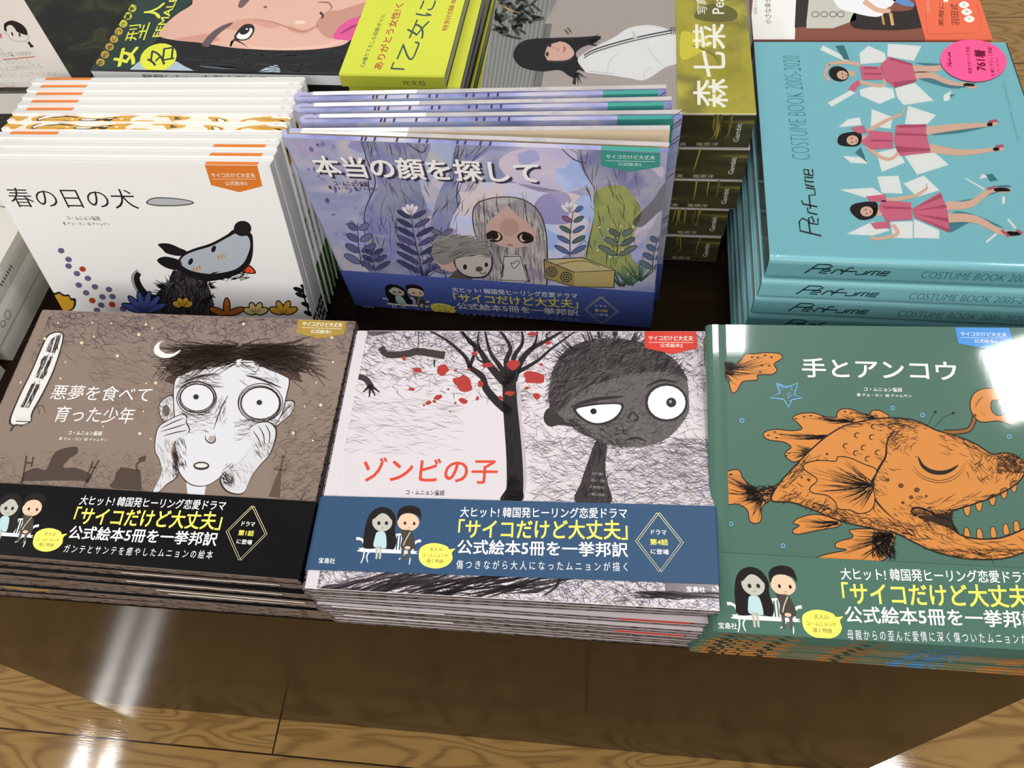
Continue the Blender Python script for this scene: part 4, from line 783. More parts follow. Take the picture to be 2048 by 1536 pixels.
# ------------------------------------------------------------------ lilac forest books standing behind
W, H, T = .2638, .1978, .0092; FB = .0039
CREAM = mat('e8d3b3', .6); BANDB = mat('4d5ea4', .4, .1, .15)
def forest_edges(mb, T):
    edge_patch(mb, .8365 * W, .979 * W, H, T - FB, T, '3f9488', 1)
    for x in (.215, .225, .25, .31, .37, .39, .47, .49, .53, .555): edge_patch(mb, x * W, (x + .006) * W, H, T - FB, T, '3d3a56', 1)
    edge_patch(mb, .335 * W, 1.0 * W, H, 0, FB, OGREY, 1); edge_patch(mb, .045 * W, .335 * W, H, 0, FB, 'efede9', 1)
OGREY = noisemat('grey_lilac_edge', [(.4, 'a9a4a4'), (.55, 'b9b4b3'), (.7, '9b97a6')], (30, 30, 30), 3, .45)
loc, rot = top_pose(OPOSE, T); loc = (loc[0], loc[1], .0012)
Mx = pose(loc, rot)
r = root('picture_book', 'lilac picture book with long-haired girl in a forest, blue paper band, front of its row', 'book', loc, rot, 'lilac picture books standing in a row')
mb = hard_cover(W, H, T, OBASE, OED, OED, back=False, b=FB); art_forest(mb, W, H, T, Mx); forest_edges(mb, T) ; mb.build('cover', r)
pages(W, H, T, r, b=FB, z1=T - FB)
mb = MB(); a = math.radians(3.4); mb.box(.003, W, 0, H, -FB, 0, OBASE); mb.box(.003, W, .0002, H - .0002, 0, .00015, CREAM); edge_patch(mb, .335 * W, W, H, -FB, 0, OGREY, 1); edge_patch(mb, .045 * W, .335 * W, H, -FB, 0, 'efede9', 1)
bc = mb.build('back_cover', r); bc.rotation_euler = (0, a, 0); bc.location = (0, 0, FB); bc['label'] = 'back cover standing ajar, cream inside'
b = band_mesh(W, H, T, .0507, .0500, .0004, .0004, BANDB); band_print(b, W, T, .0004, .0507, 'ムニョンと画才を認められたサンテの共作', '第16話', 0, -.0194, kw=dict(rough=.4, coat=.2, crough=.15), tagw='9aa5cf'); b.build('paper_band', r)['label'] = 'printed blue band'
for k, (x, y, rz) in enumerate(((-.0338, .3046, .012), (-.0405, .3165, .019), (-.0440, .3290, .019))):
    ro = (math.radians(90.6), 0, rz); l = (x, y, .0003)
    r = root('picture_book', 'lilac picture book with blue band, %s' % ('directly behind the forest girl cover', 'third from the front of the lilac row', 'rearmost of the lilac row')[k], 'book', l, ro, 'lilac picture books standing in a row')
    mb = hard_cover(W, H, T, OBASE, OED, OED, b=FB)
    A = Art(mb, pose(l, ro), (0, 0, T), (1, 0, 0), (0, 1, 0), (0, 0, 1), (0, 0, 1), None); A.P = lambda q: (q[0] * W, q[1] * H)
    A.raw([(.8365 * W, H), (.979 * W, H), (.979 * W, H * .89), (.908 * W, H * .865), (.8365 * W, H * .89)], '3f9488', 2)
    A.raw([(.93 * W, H * .3), (W - .0004, H * .3), (W - .0004, H * .78), (.95 * W, H * .74)], 'a7a6b4', 1)
    for q in range(14): yy = random.uniform(.3, .98) * H; A.raw([(.95 * W, yy), (W - .0006, yy + .012), (W - .0006, yy + .013)], '3b3743', 2)
    forest_edges(mb, T); mb.build('cover', r); pages(W, H, T, r, b=FB)
    band_mesh(W, H, T, .0507, .0500, .0004, .0004, BANDB).build('paper_band', r)

# ------------------------------------------------------------------ thick turquoise photo books, spine to the front
CP = (1480, 0, .44271)
TEAL = mat('86c4cc', .35, .3, .1); TEALD = mat('5c98a2', .35, .5, .1)
LOGO = [  # the lettering of the spine and cover as pen lines, unit box 10 x 3
    [(.2, 0), (.9, 2.9), (2.2, 2.9), (2.7, 2.4), (2.3, 1.6), (.6, 1.5)], [(2.0, 1.5), (2.7, 1.5), (2.9, 1.0), (2.1, .8)], [(2.0, 1.5), (1.8, .3), (2.7, .2)], [(3.2, .2), (3.5, 1.5), (4.2, 1.5)], [(4.3, .1), (4.7, 2.1), (5.2, 2.2)], [(4.0, 1.1), (5.9, 1.1), (6.0, .2), (6.8, .2), (7.0, 1.4)], [(7.1, .2), (7.4, 1.4), (7.9, 1.4), (7.8, .2)], [(7.9, 1.4), (8.5, 1.4), (8.4, .2)], [(8.7, .8), (9.5, .8), (9.6, 1.4), (8.9, 1.4), (8.7, .2), (9.6, .2)]]
def logo(A, bl, br, tl, wd, c):
    for q in LOGO:
        pts = [(bl[0] + (br[0] - bl[0]) * x / 10 + (tl[0] - bl[0]) * y / 3, bl[1] + (br[1] - bl[1]) * x / 10 + (tl[1] - bl[1]) * y / 3) for x, y in q]
        A.line(pts, wd, c, sm=False)
def person_print(A): pass
def art_costume(mb, W, H, T, M):
    A = Art(mb, M, (0, 0, T), (1, 0, 0), (0, 1, 0), (0, 0, 1), CP, (.0043, W - .0004, .0004, H - .0004), rough=.35, coat=.3, crough=.1)
    sk, sk2, pk, pk2, hr, wp = 'dcb9a3', 'b48f7c', 'd2708a', 'b4536f', '1d1a1d', 'e6e9e6'
    A.z = 1
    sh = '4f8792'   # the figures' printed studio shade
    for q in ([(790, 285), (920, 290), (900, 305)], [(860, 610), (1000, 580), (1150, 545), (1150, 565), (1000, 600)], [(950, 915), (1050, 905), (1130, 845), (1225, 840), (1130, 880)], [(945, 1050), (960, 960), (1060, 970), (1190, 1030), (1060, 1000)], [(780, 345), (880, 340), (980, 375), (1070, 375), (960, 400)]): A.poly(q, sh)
    for q in ([(375, 205), (490, 265), (480, 280), (362, 225)], [(540, 240), (580, 207), (655, 240), (662, 280), (545, 290)], [(668, 198), (820, 208), (785, 275), (665, 255)], [(395, 465), (500, 408), (522, 420), (415, 482)], [(540, 405), (620, 385), (692, 402), (700, 440), (630, 470), (545, 432)], [(700, 397), (790, 375), (875, 455), (740, 475), (710, 440)],
              [(445, 575), (485, 540), (540, 530), (550, 565)], [(595, 493), (690, 530), (680, 582), (590, 570)], [(760, 478), (887, 520), (840, 567), (745, 560)], [(465, 705), (570, 712), (575, 740), (500, 735)], [(618, 690), (710, 668), (745, 735), (640, 777)], [(745, 705), (870, 680), (943, 745), (800, 790)],
              [(450, 857), (600, 848), (660, 890), (590, 900)], [(620, 798), (716, 794), (735, 875), (640, 872)], [(738, 830), (830, 793), (902, 860), (800, 890)], [(480, 1058), (600, 1000), (680, 1040), (600, 1065)], [(680, 1003), (780, 1000), (780, 1078), (690, 1075)], [(785, 990), (900, 1040), (900, 1078), (785, 1075)],
              [(920, 430), (955, 410), (945, 455), (920, 458)], [(1012, 805), (1020, 803), (1110, 855), (1100, 858)], [(1183, 890), (1197, 888), (1197, 920), (1183, 920)], [(1095, 785), (1130, 800), (1080, 808)], [(1205, 990), (1215, 988), (1250, 1030), (1240, 1034)], [(1110, 1090), (1170, 1040), (1178, 1046), (1115, 1098)]): A.poly(q, wp, False, z=2)
    for q in ([(430, 207), (470, 205), (495, 270), (470, 270)], [(520, 690), (545, 665), (575, 735)], [(1110, 790), (1140, 785), (1165, 815), (1130, 820)], [(945, 430), (972, 425), (955, 440)]): A.poly(q, '3d7f88', False, z=3)
    A.z = 4
    L = lambda p, a, b, c=sk: A.line(p, a, c, b, z=4)
    # upper figure
    L([(540, 292), (480, 282), (400, 288)], 18, 13); L([(400, 288), (384, 340), (408, 364)], 13, 12); L([(540, 372), (640, 388), (650, 360), (625, 330)], 17, 12); L([(770, 312), (860, 312), (910, 306)], 34, 24); L([(760, 345), (860, 340), (950, 375), (1060, 384)], 36, 12); A.ell(1040, 388, 32, 11, sk, 10)
    A.ell(446, 334, 46, 34, hr, 15); A.ell(462, 340, 25, 20, sk, 12, z=5); L([(485, 330), (520, 335)], 22, 24)
    A.poly([(540, 298), (640, 302), (648, 360), (552, 362)], pk, False, z=6); A.poly([(500, 385), (535, 360), (545, 380), (515, 415), (490, 405)], pk, False, z=6); A.poly([(635, 292), (672, 257), (778, 288), (798, 366), (700, 398), (652, 360)], pk, False, z=6)
    for q in ([(560, 304), (620, 306), (620, 312), (560, 312)], [(560, 330), (640, 332), (640, 340), (560, 338)], [(672, 257), (778, 288), (775, 296), (680, 272)], [(700, 398), (690, 372), (798, 360), (796, 368)]): A.poly(q, pk2, False, z=7)
    # middle figure
    L([(580, 592), (660, 545), (735, 515)], 20, 12); A.line([(735, 515), (745, 485)], 9, sk, 4, z=4); L([(570, 660), (640, 712), (690, 715), (735, 665)], 19, 13); L([(830, 592), (1000, 572), (1140, 562)], 40, 15); L([(855, 668), (1000, 690), (1170, 672)], 40, 15); A.ell(1140, 560, 26, 10, sk, -10); A.ell(1168, 674, 26, 10, sk)
    A.poly([(443, 622), (470, 602), (540, 598), (548, 640), (520, 662), (450, 655)], hr); A.ell(508, 634, 27, 22, sk, z=5); L([(530, 634), (575, 632)], 24, 44)
    A.poly([(545, 640), (580, 612), (580, 590), (690, 598), (692, 670), (590, 676)], pk, False, z=6); A.poly([(498, 578), (560, 568), (575, 600), (535, 604)], pk, False, z=6); A.poly([(705, 565), (842, 562), (840, 600), (862, 690), (722, 705), (695, 632)], pk, False, z=6)
    for q in ([(715, 566), (842, 562), (842, 574), (712, 578)], [(705, 600), (845, 608), (845, 616), (702, 612)], [(590, 630), (690, 634), (690, 640), (590, 640)], [(700, 660), (858, 672), (860, 682), (712, 690)]): A.poly(q, pk2, False, z=7)
    # lower figure
    L([(660, 905), (780, 888), (845, 852)], 19, 12); A.line([(845, 852), (842, 828)], 9, sk, 4, z=4); L([(690, 1015), (712, 1055), (640, 1078), (590, 1076)], 18, 13); L([(930, 930), (1040, 922), (1130, 862), (1220, 858)], 42, 14); L([(930, 985), (1060, 990), (1180, 1050), (1270, 1055)], 44, 15); A.ell(1185, 860, 40, 12, sk, 5); A.ell(1235, 1055, 36, 12, sk)
    A.poly([(497, 950), (520, 920), (610, 912), (622, 950), (600, 985), (540, 992)], hr); A.ell(572, 956, 29, 23, sk, z=5); L([(590, 955), (640, 955)], 24, 50)
    A.poly([(625, 940), (640, 905), (772, 915), (778, 992), (660, 1000)], pk, False, z=6); A.poly([(568, 888), (658, 878), (660, 912), (590, 912)], pk, False, z=6); A.poly([(588, 1008), (672, 1000), (682, 1030), (610, 1036)], pk, False, z=6); A.poly([(775, 945), (905, 868), (938, 955), (946, 1052), (790, 985)], pk, False, z=6)
    for q in ([(780, 944), (908, 876), (915, 892)], [(785, 952), (930, 925), (934, 940)], [(788, 968), (940, 985), (942, 1005)], [(790, 978), (944, 1035), (946, 1050)], [(640, 930), (772, 938), (772, 946), (650, 944)]): A.poly(q, pk2, False, z=7)
    for x, y in ((470, 334), (472, 350), (512, 626), (514, 644), (576, 948), (580, 966)): A.ell(x - 8, y, 3, 4, '3b2a28', z=7, n=8)
    for x, y in ((478, 342), (524, 636), (590, 958)): A.ell(x, y, 3, 5, 'b8524f', z=7, n=8)
    for q in ([(1125, 550), (1160, 545)], [(1155, 662), (1190, 660)], [(1120, 855), (1150, 845)], [(1180, 1040), (1215, 1068)], [(1250, 1040), (1275, 1055)]): A.line(q, 12, 'c05a73', sm=False, z=6)
    A.z = 2
    logo(A, (368, 1072), (332, 752), (272, 1072), 7, '1e2528'); A.text('COSTUME BOOK 2005-2020', (320, 722), (268, 252), (236, 722), '4f8e9b', -.02)
    A.text('COSTUME FASHION', (1262, 640), (1195, 372), (1252, 640), '5d97a2', -.01)

def photo_book(l, rz, label, front):
    W, H, T = .236, .1935, .0198
    r = root('photo_book', label, 'book', l, (0, 0, rz), 'turquoise photo books in one stack')
    mb = soft_cover(W, H, T, TEAL, TEAL, .0024, TEALD, r=.0042); M = pose(l, (0, 0, rz))
    A = Art(mb, M, (-.0001, 0, 0), (0, -1, 0), (0, 0, 1), (-1, 0, 0), (0, 0, 1), None, rough=.35, coat=.5, crough=.1); A.P = lambda q: (-(H - q[0]), q[1])
    logo(A, (.125 * H, .34 * T), (.415 * H, .34 * T), (.14 * H, .84 * T), .0011, '12282e'); A.text('COSTUME BOOK 2005-2020', (.515 * H, .32 * T), (.945 * H, .32 * T), (.515 * H, .66 * T), '3f7f8c', -.015)
    if front: art_costume(mb, W, H, T, M)
    mb.build('cover', r); pages(W, H, T, r, PAPERG, .0018, .0024, .0024)
    f = MB(); e = .0005; f.V = []; f.box(-e, W + e, -e, H + e, T + e * .8, T + e * .9, FILM); 
    if front:
        f2 = MB(); z = T + e
        ar = [(.0042 - (.0042 + e) * math.sin(t), z - (.0042 + e) * (1 - math.cos(t))) for t in [PI / 2 * q / 8 for q in range(9)]] + [(-e, .0006)]
        for (xa, za), (xb, zb) in zip([(W, z)] + ar, ar): f2.add([(xa, -e, za), (xa, H + e, za), (xb, H + e, zb), (xb, -e, zb)], [(0, 1, 2, 3)], FILM)
        f2.add([(0, -e, z), (W, -e, z), (0, -e, .0006), (W, -e, .0006), (0, H + e, z), (W, H + e, z), (0, H + e, .0006), (W, H + e, .0006)], [(0, 2, 3, 1), (4, 5, 7, 6)], FILM)
        f2.build('shrink_wrap', r)
    return r, M, T
xs = [.290, .2885, .289, .2892, .2898, .2908, .2922]
for i in range(7):
    rz = PI / 2 - math.radians(1.5) + (0 if i == 6 else rj(.006))
    l = (xs[i] + .1935, .2251 - .004 + (.0 if i == 6 else rj(.0012) - .001), i * .02 + .0001)
    r, M, T = photo_book(l, rz, 'turquoise photo book with three women in pink dresses, top of its stack' if i == 6 else 'turquoise photo book, %s from the top of its stack, spine facing front' % (ORD[6 - i] if i else 'lowest'), i == 6)
mb = MB(); A = Art(mb, M, (0, 0, T + .0007), (1, 0, 0), (0, 1, 0), (0, 0, 1), CP, None, rough=.4)
A.ell(1055, 274, 150, 95, 'f0558c', 4, n=40); A.z = 2; dk = '6b1030'
logo(A, (960, 302), (950, 232), (938, 302), 3, dk); A.text('保管されていた衣装', (1050, 334), (1036, 212), (1032, 334), dk, .01); A.text('761着', (1114, 320), (1106, 228), (1064, 320), dk, .03); A.text('を撮り下ろして掲載!', (1152, 345), (1136, 212), (1134, 345), dk, .01); A.text('お宝・振付写真', (1172, 330), (1165, 262), (1163, 330), dk)
mb.build('round_sticker', r)['label'] = 'round pink sticker with dark writing'

# ------------------------------------------------------------------ photo-portrait books with olive spines
CM = (900, 0, .36464)
OLIVE = noisemat('olive_print', [(.42, '3f3d27'), (.52, '4d4a2e'), (.58, '8c8338'), (.64, '57532f')], (60, 9, 90), 3, .3, .4, .1, dist=.4)
MBASE = mat('b3a9a3', .32, .4, .08)
YOBI = noisemat('yellow_olive_band', [(.35, 'a9a13f'), (.5, 'b9b14a'), (.62, '8f8a45'), (.72, 'c4bd55')], (14, 14, 14), 4, .3, .4, .08)
def art_portrait(mb, W, H, T, M):
    A = Art(mb, M, (0, 0, T), (1, 0, 0), (0, 1, 0), (0, 0, 1), CM, (.0012, W - .0002, .0004, H - .0004), rough=.32, coat=.4, crough=.08)
    A.poly([(150, 480), (235, -20), (600, -20), (520, 130), (455, 480)], '8f908d', False)
    for i in range(26): x = 180 + i * 11; A.line([(x, 480), (x + 34 + i, 210), (x + 60 + i * 1.4, 0)], 2.4, 'b7b8b4' if i % 2 else '6d6e6b', sm=False, z=2)
    A.poly([(455, 480), (520, 130), (560, 130), (500, 480)], '7c7c79', False, z=2)
    for _ in range(60):
        x, y = random.uniform(220, 500), random.gauss(90, 70)
        if y > 240: continue
        A.ell(x, y, random.uniform(18, 46), random.uniform(6, 14), random.choice(['3c463d', '2f3831', '505b4d', '46524a']), random.uniform(-60, 70), z=3, n=10)
    A.line([(270, 20), (330, 55), (380, 70)], 12, 'c9a36a', 3, z=4); A.line([(255, 5), (300, 40)], 10, '8aa05e', 3, z=4)
    for q in ((640, 175), (655, 165)): A.ell(*q, 20, 5, '6d5b40', 50, z=3)
    A.z = 4; hr = '1a191b'
    A.poly([(348, 292), (372, 245), (430, 217), (560, 208), (700, 204), (822, 198), (812, 222), (780, 240), (720, 262), (690, 300), (735, 360), (740, 392), (700, 385), (690, 430), (690, 462), (672, 458), (676, 430), (650, 415), (600, 385), (500, 392), (400, 372), (355, 330)], hr)
    A.fan(740, 240, -40, 20, (20, 40), (60, 100), 12, 5, hr); A.fan(690, 390, 20, 110, (10, 20), (40, 80), 12, 5, hr)
    A.poly([(484, 262), (520, 238), (580, 226), (640, 238), (676, 275), (678, 305), (640, 330), (570, 334), (520, 326), (492, 296)], 'd9b5a4', z=5)
    A.poly([(470, 262), (500, 238), (560, 226), (600, 228), (540, 250), (520, 300), (530, 330), (480, 330), (450, 300)], hr, z=6)
    for x, y in ((548, 248), (534, 298)): A.ell(x, y, 8, 13, '33261f', z=7, n=10)
    A.line([(560, 262), (592, 268), (596, 276), (586, 284)], 4, 'b58f7e', z=7); A.line([(622, 254), (630, 270), (622, 290)], 9, 'b5605c', z=7, taper=True)
    A.z = 5; wh = 'e4e4e3'
    A.poly([(700, 330), (740, 290), (820, 245), (900, 205), (980, 155), (1080, 138), (1170, 152), (1215, 172), (1280, 180), (1280, 325), (1180, 372), (1070, 440), (980, 430), (860, 412), (760, 402), (735, 385)], wh)
    for o_, wd in ((0, 7), (14, 5)): A.line([(735, 305 + o_), (800, 270 + o_), (960, 222 + o_), (1100, 190 + o_), (1215, 168 + o_)], wd, '2c2c30', z=6)
    A.poly([(996, 175), (1012, 170), (1030, 218), (1012, 222)], 'cfcfce', False, z=7)
    for i in range(7): A.line([(1212 + i * 10, 148), (1216 + i * 10, 190)], 4, '34343a', z=6)
    for q in ([(1180, 372), (1110, 300), (1080, 240)], [(1070, 438), (1065, 400), (1110, 370)], [(860, 410), (880, 330), (930, 290)]): A.line(q, 4, 'c3c4c6', z=6, taper=True)
    for o_ in (0, 12): A.line([(760, 402 - o_), (900, 418 - o_)], 3, 'b9babd', z=6)
def portrait_band(r, mb, W, H, T, M):
    z = T + .0006
    b = MB(); y1 = .0565
    b.add([(0, 0, z), (W, 0, z), (W, y1, z), (0, y1, z), (-.0004, 0, z - .0006), (-.0004, y1, z - .0006)], [(0, 1, 2, 3), (4, 0, 3, 5)], YOBI)
    A = Art(b, M, (0, 0, z), (1, 0, 0), (0, 1, 0), (0, 0, 1), CM, (0, W, .0004, y1), rough=.3, coat=.4, crough=.08)
    A.poly([(1268, 180), (1330, 182), (1400, 205), (1432, 248), (1380, 285), (1270, 325)], 'd8cd4e'); A.poly([(1340, 95), (1380, 40), (1480, 20), (1570, 60), (1560, 110), (1440, 120)], '77733f')
    for i in range(13): A.line([(1320 + i * 14, 250 + i * 5), (1480, 262 + i * 9), (1600, 250 + i * 12)], 2, '86823f', sm=True)
    A.z = 2
    A.text('森七菜', (1524, 590), (1506, 132), (1336, 590), 'f4f3e6', .012); A.text('写真集', (1412, 76), (1400, -70), (1356, 76), 'efeede', .01); A.text('Peach', (1504, 76), (1500, -80), (1440, 76), 'f4f3e6', .01)
    b.build('paper_band', r)['label'] = 'yellow-green paper band'
xr = [.2823, .2839, .2888, .2893, .2880]; T0 = .0324
for i in range(5):
    W, H, T = .150, .207, .0320
    rz = PI / 2 - math.radians(.7 if i == 4 else .7 + (4 - i) * .3)
    l = (xr[i], .3452 + (.0003 if i == 4 else rj(.001)), i * T0 + .0002)
    r = root('photo_book', 'photo book of person in white jacket, yellow-green band, top of its stack' if i == 4 else 'olive-spined photo book, %s from the top of the stack beside the lilac books' % (ORD[4 - i] if i else 'lowest'), 'book', l, (0, 0, rz), 'olive-spined photo books in one stack')
    mb = soft_cover(W, H, T, MBASE, OLIVE, .001); M = pose(l, (0, 0, rz))
    A = Art(mb, Matrix.Identity(4), (-.0001, 0, 0), (0, -1, 0), (0, 0, 1), (-1, 0, 0), (0, 0, 1), None, rough=.3, coat=.4, crough=.1); A.P = lambda q: (-(H - q[0]), q[1])
    A.text('Gambit', (.1985, .0065), (.1985, .0235), (.1945, .0065), 'e9e8dc', .012)
    A.text('写真', (.1500, .0022), (.1600, .0022), (.1500, .0056), 'cfcbab'); A.text('塩原洋', (.1675, .0022), (.1840, .0022), (.1675, .0056), 'cfcbab')
    for _ in range(16):
        x, y0 = random.uniform(.03, .19), random.uniform(.008, .016); A.line([(x, .0318), (x + rj(.002), y0 + .006), (x + rj(.003), y0)], random.uniform(.0008, .0025), random.choice(['8f873c', '6e6935', 'a79f4b']), w1=.0003, z=1)
    if i == 4: art_portrait(mb, W, H, T, M)
    mb.build('cover', r); pages(W, H, T, r, PAPERG, .0008, .001, .001)
    if i == 4:
        portrait_band(r, mb, W, H, T, M)
        f = MB(); z = T + .0009; f.add([(0, -.0004, z), (W, -.0004, z), (W, H + .0004, z), (0, H + .0004, z), (-.0008, -.0004, z - .001), (-.0008, H + .0004, z - .001), (-.0008, -.0004, .001), (-.0008, H + .0004, .001)], [(0, 1, 2, 3), (4, 0, 3, 5), (6, 4, 5, 7)], FILM); f.build('shrink_wrap', r)

# ------------------------------------------------------------------ large glossy magazines at the back
CG = (160, 0, .40039)
MAGK = mat('17181a', .3, .4, .08); MAGW = mat('e9e9e7', .3, .4, .08); LIME = mat('c8cf3f', .3, .5, .06)
def art_face(mb, W, H, T, M):
    A = Art(mb, M, (0, 0, T), (1, 0, 0), (0, 1, 0), (0, 0, 1), CG, (.0012, W - .0002, .0002, H - .0002), rough=.3, coat=.45, crough=.07)
    A.poly([(40, 360), (250, -60), (620, -60), (400, 180), (290, 310), (270, 372)], '213731', False)
    A.poly([(262, 372), (280, 320), (340, 290), (450, 295), (520, 330), (575, 372)], 'a3b3bd', z=2); A.poly([(870, 385), (905, 350), (985, 326), (992, 392)], '9fb0ba', z=2)
    A.line([(600, 330), (690, 340), (780, 345)], 10, '5b626a', 3, z=2, taper=True); A.line([(560, 350), (640, 362), (740, 360)], 6, '44494e', z=2, taper=True)
    for _ in range(40): x = random.uniform(470, 1300); y = random.uniform(255, 365); A.line([(x, y), (x + 90, y + rj(10)), (x + 180, y + rj(24))], 4, random.choice(['222528', '2c3033', '0e0f10']), z=2, taper=True)
    A.z = 3
    A.poly([(395, 178), (430, 120), (490, 68), (560, 22), (640, -60), (1480, -60), (1440, 10), (1400, 70), (1350, 200), (1250, 238), (1060, 252), (860, 246), (740, 236), (600, 214), (480, 202)], 'd2a796')
    A.poly([(470, 198), (560, 180), (640, 170), (700, 200), (620, 214)], 'c48f7d', z=4); A.poly([(1180, 120), (1230, 60), (1300, 50), (1440, 10), (1420, 60), (1330, 130), (1280, 190), (1220, 180)], 'b98877', z=4); A.poly([(700, 130), (820, 95), (920, 100), (1000, 130), (940, 140), (860, 120), (780, 150)], 'c79482', z=4)
    A.poly([(1050, 130), (1120, 150), (1190, 130), (1120, 170), (1040, 150)], 'c58f7c', z=4); A.ell(1100, 112, 30, 8, 'e8c7b6', z=4); A.poly([(760, 200), (840, 226), (1000, 240), (1200, 225), (1330, 195), (1240, 236), (1050, 250), (860, 244)], 'dcb2a0', z=4)
    A.poly([(610, 222), (650, 170), (700, 135), (760, 112), (752, 128), (700, 165), (660, 210), (640, 236)], '5d4f52', z=5)
    A.poly([(790, 30), (810, -10), (860, -20), (830, 20), (805, 40)], '66565a', z=5); A.ell(926, 36, 9, 6, '6e5550', z=5)
    A.poly([(770, 190), (790, 150), (825, 122), (862, 124), (872, 150), (850, 190), (810, 204)], '2a2326', z=5); A.poly([(782, 186), (800, 160), (840, 140), (862, 150), (844, 186), (810, 198)], 'e6e0dc', z=6); A.ell(822, 152, 28, 20, '1c191b', -30, z=7); A.ell(834, 146, 6, 4, 'dcdcdc', z=8)
    A.line([(752, 232), (770, 200), (800, 212), (842, 238)], 14, '2a2326', 4, z=6, taper=True); A.line([(760, 205), (752, 232)], 10, '2a2326', z=6)
    A.line([(1185, 12), (1240, 14), (1258, 40), (1240, 52)], 10, '8a5f55', 4, z=5, taper=True); A.line([(1200, 62), (1214, 80), (1206, 94)], 14, '3a2a2a', 5, z=6); A.line([(860, 96), (960, 110), (1040, 138), (1120, 158), (1190, 120)], 6, 'a8786a', z=5, taper=True)
    A.poly([(1265, 188), (1290, 140), (1335, 105), (1395, 84), (1420, 110), (1400, 150), (1372, 198), (1310, 200)], 'cf4f8b', z=5); A.line([(1300, 170), (1360, 135), (1400, 120)], 10, '8f2f60', z=6, taper=True)
    A.z = 6; ly = 'd7d94a'
    for i, ch in enumerate('野性爆くっきー!'):
        x, y = 103 + i * 22.6, 312 - i * 38.6; A.ell(x, y, 21, 19, 'b9983a' if i < 5 else 'c9c63f', z=5); A.text(ch, (x + 10, y + 13), (x + 15, y - 11), (x - 13, y + 11), '3a3a1c', .01, z=6)
    for i in range(9): A.line([(60 + i * 24, 312 - i * 40), (66 + i * 24, 304 - i * 40)], 3, '8fa39b', sm=False)
    A.text('女', (272, 322), (292, 232), (165, 322), ly, .03); A.text('型', (322, 200), (352, 112), (222, 200), ly, -.004); A.text('人', (400, 92), (425, 14), (312, 92), ly, .02); A.text('FEMALE', (400, 184), (492, -14), (362, 184), ly, .02)
    A.ell(392, 288, 94, 68, 'd3d83e', -18, z=6); A.text('名', (468, 318), (478, 232), (330, 338), '24343a', .0, z=7)
def magazine(l, rz, i, n):
    W, H, T = .228, .3096, .0116
    top = i == n - 1
    r = root('magazine', 'glossy magazine with large face and lime band, white spine, top of its stack' if top else 'thick magazine, %s from the top of the face-cover stack' % (ORD[n - 1 - i] if i else 'lowest'), 'magazine', l, (0, 0, rz), 'thick magazines in one stack')
    mb = soft_cover(W, H, T, MAGK, MAGW if top else MAGK, .0006); M = pose(l, (0, 0, rz))
    if top:
        art_face(mb, W, H, T, M)
        A = Art(mb, Matrix.Identity(4), (-.0001, 0, 0), (0, -1, 0), (0, 0, 1), (-1, 0, 0), (0, 0, 1), None); A.P = lambda q: (-(H - q[0]), q[1])
        A.text('野性爆弾くっきー!', (.046, .0025), (.086, .0025), (.046, .0085), '3a3f3c'); A.text('女型人間名鑑', (.10, .0025), (.16, .0025), (.10, .0085), '3a3f3c')
    mb.build('cover', r); pages(W, H, T, r, PAPERG, .0006, .0006, .0006)
    b = MB(); y1 = .088 if top else .094; z = T + .0005
    b.add([(.0006, 0, z), (W, 0, z), (W, y1 - (.0 if top else 0), z), (.0006, y1, z), (-.0005, 0, z - .0012), (-.0005, y1, z - .0012), (-.0005, 0, .0006), (-.0005, y1, .0006)], [(0, 1, 2, 3), (4, 0, 3, 5), (6, 4, 5, 7)], LIME)
    if top:
        A = Art(b, M, (0, 0, z), (1, 0, 0), (0, 1, 0), (0, 0, 1), CG, (0, W, 0, y1 - .0005), rough=.3, coat=.5, crough=.06); bk, rd = '3b4a4c', 'a8453a'
        A.text('CA撮り下ろしも収録!ギャル、', (1420, 336), (1530, 66), (1395, 336), '4a5048', .006); A.text('ありがとう女性!く', (1506, 346), (1618, 18), (1462, 346), rd, .016)
        A.text('「乙女に', (1648, 352), (1790, 4), (1546, 352), bk, .0); A.text('特別付録:B', (1834, 154), (1880, 0), (1806, 154), rd, .012)
    if top:
        A = Art(b, Matrix.Identity(4), (-.0006, 0, 0), (0, -1, 0), (0, 0, 1), (-1, 0, 0), (0, 0, 1), None); A.P = lambda q: (-(H - q[0]), q[1]); A.text('光文社', (H - .036, .003), (H - .016, .003), (H - .036, .0075), '55582a')
    b.build('paper_band', r)['label'] = 'lime green paper band'
a = -math.radians(2.43)
for i in range(13):
    rz = PI / 2 + a + (0 if i == 12 else rj(.012)); top = i == 12
    l = (.0505 + (0 if top else .008 + .0004 * (12 - i) + rj(.003)), .3944 + (0 if top else rj(.001) + .001), i * .01235 + .0001)
    magazine(l, rz, i, 13)

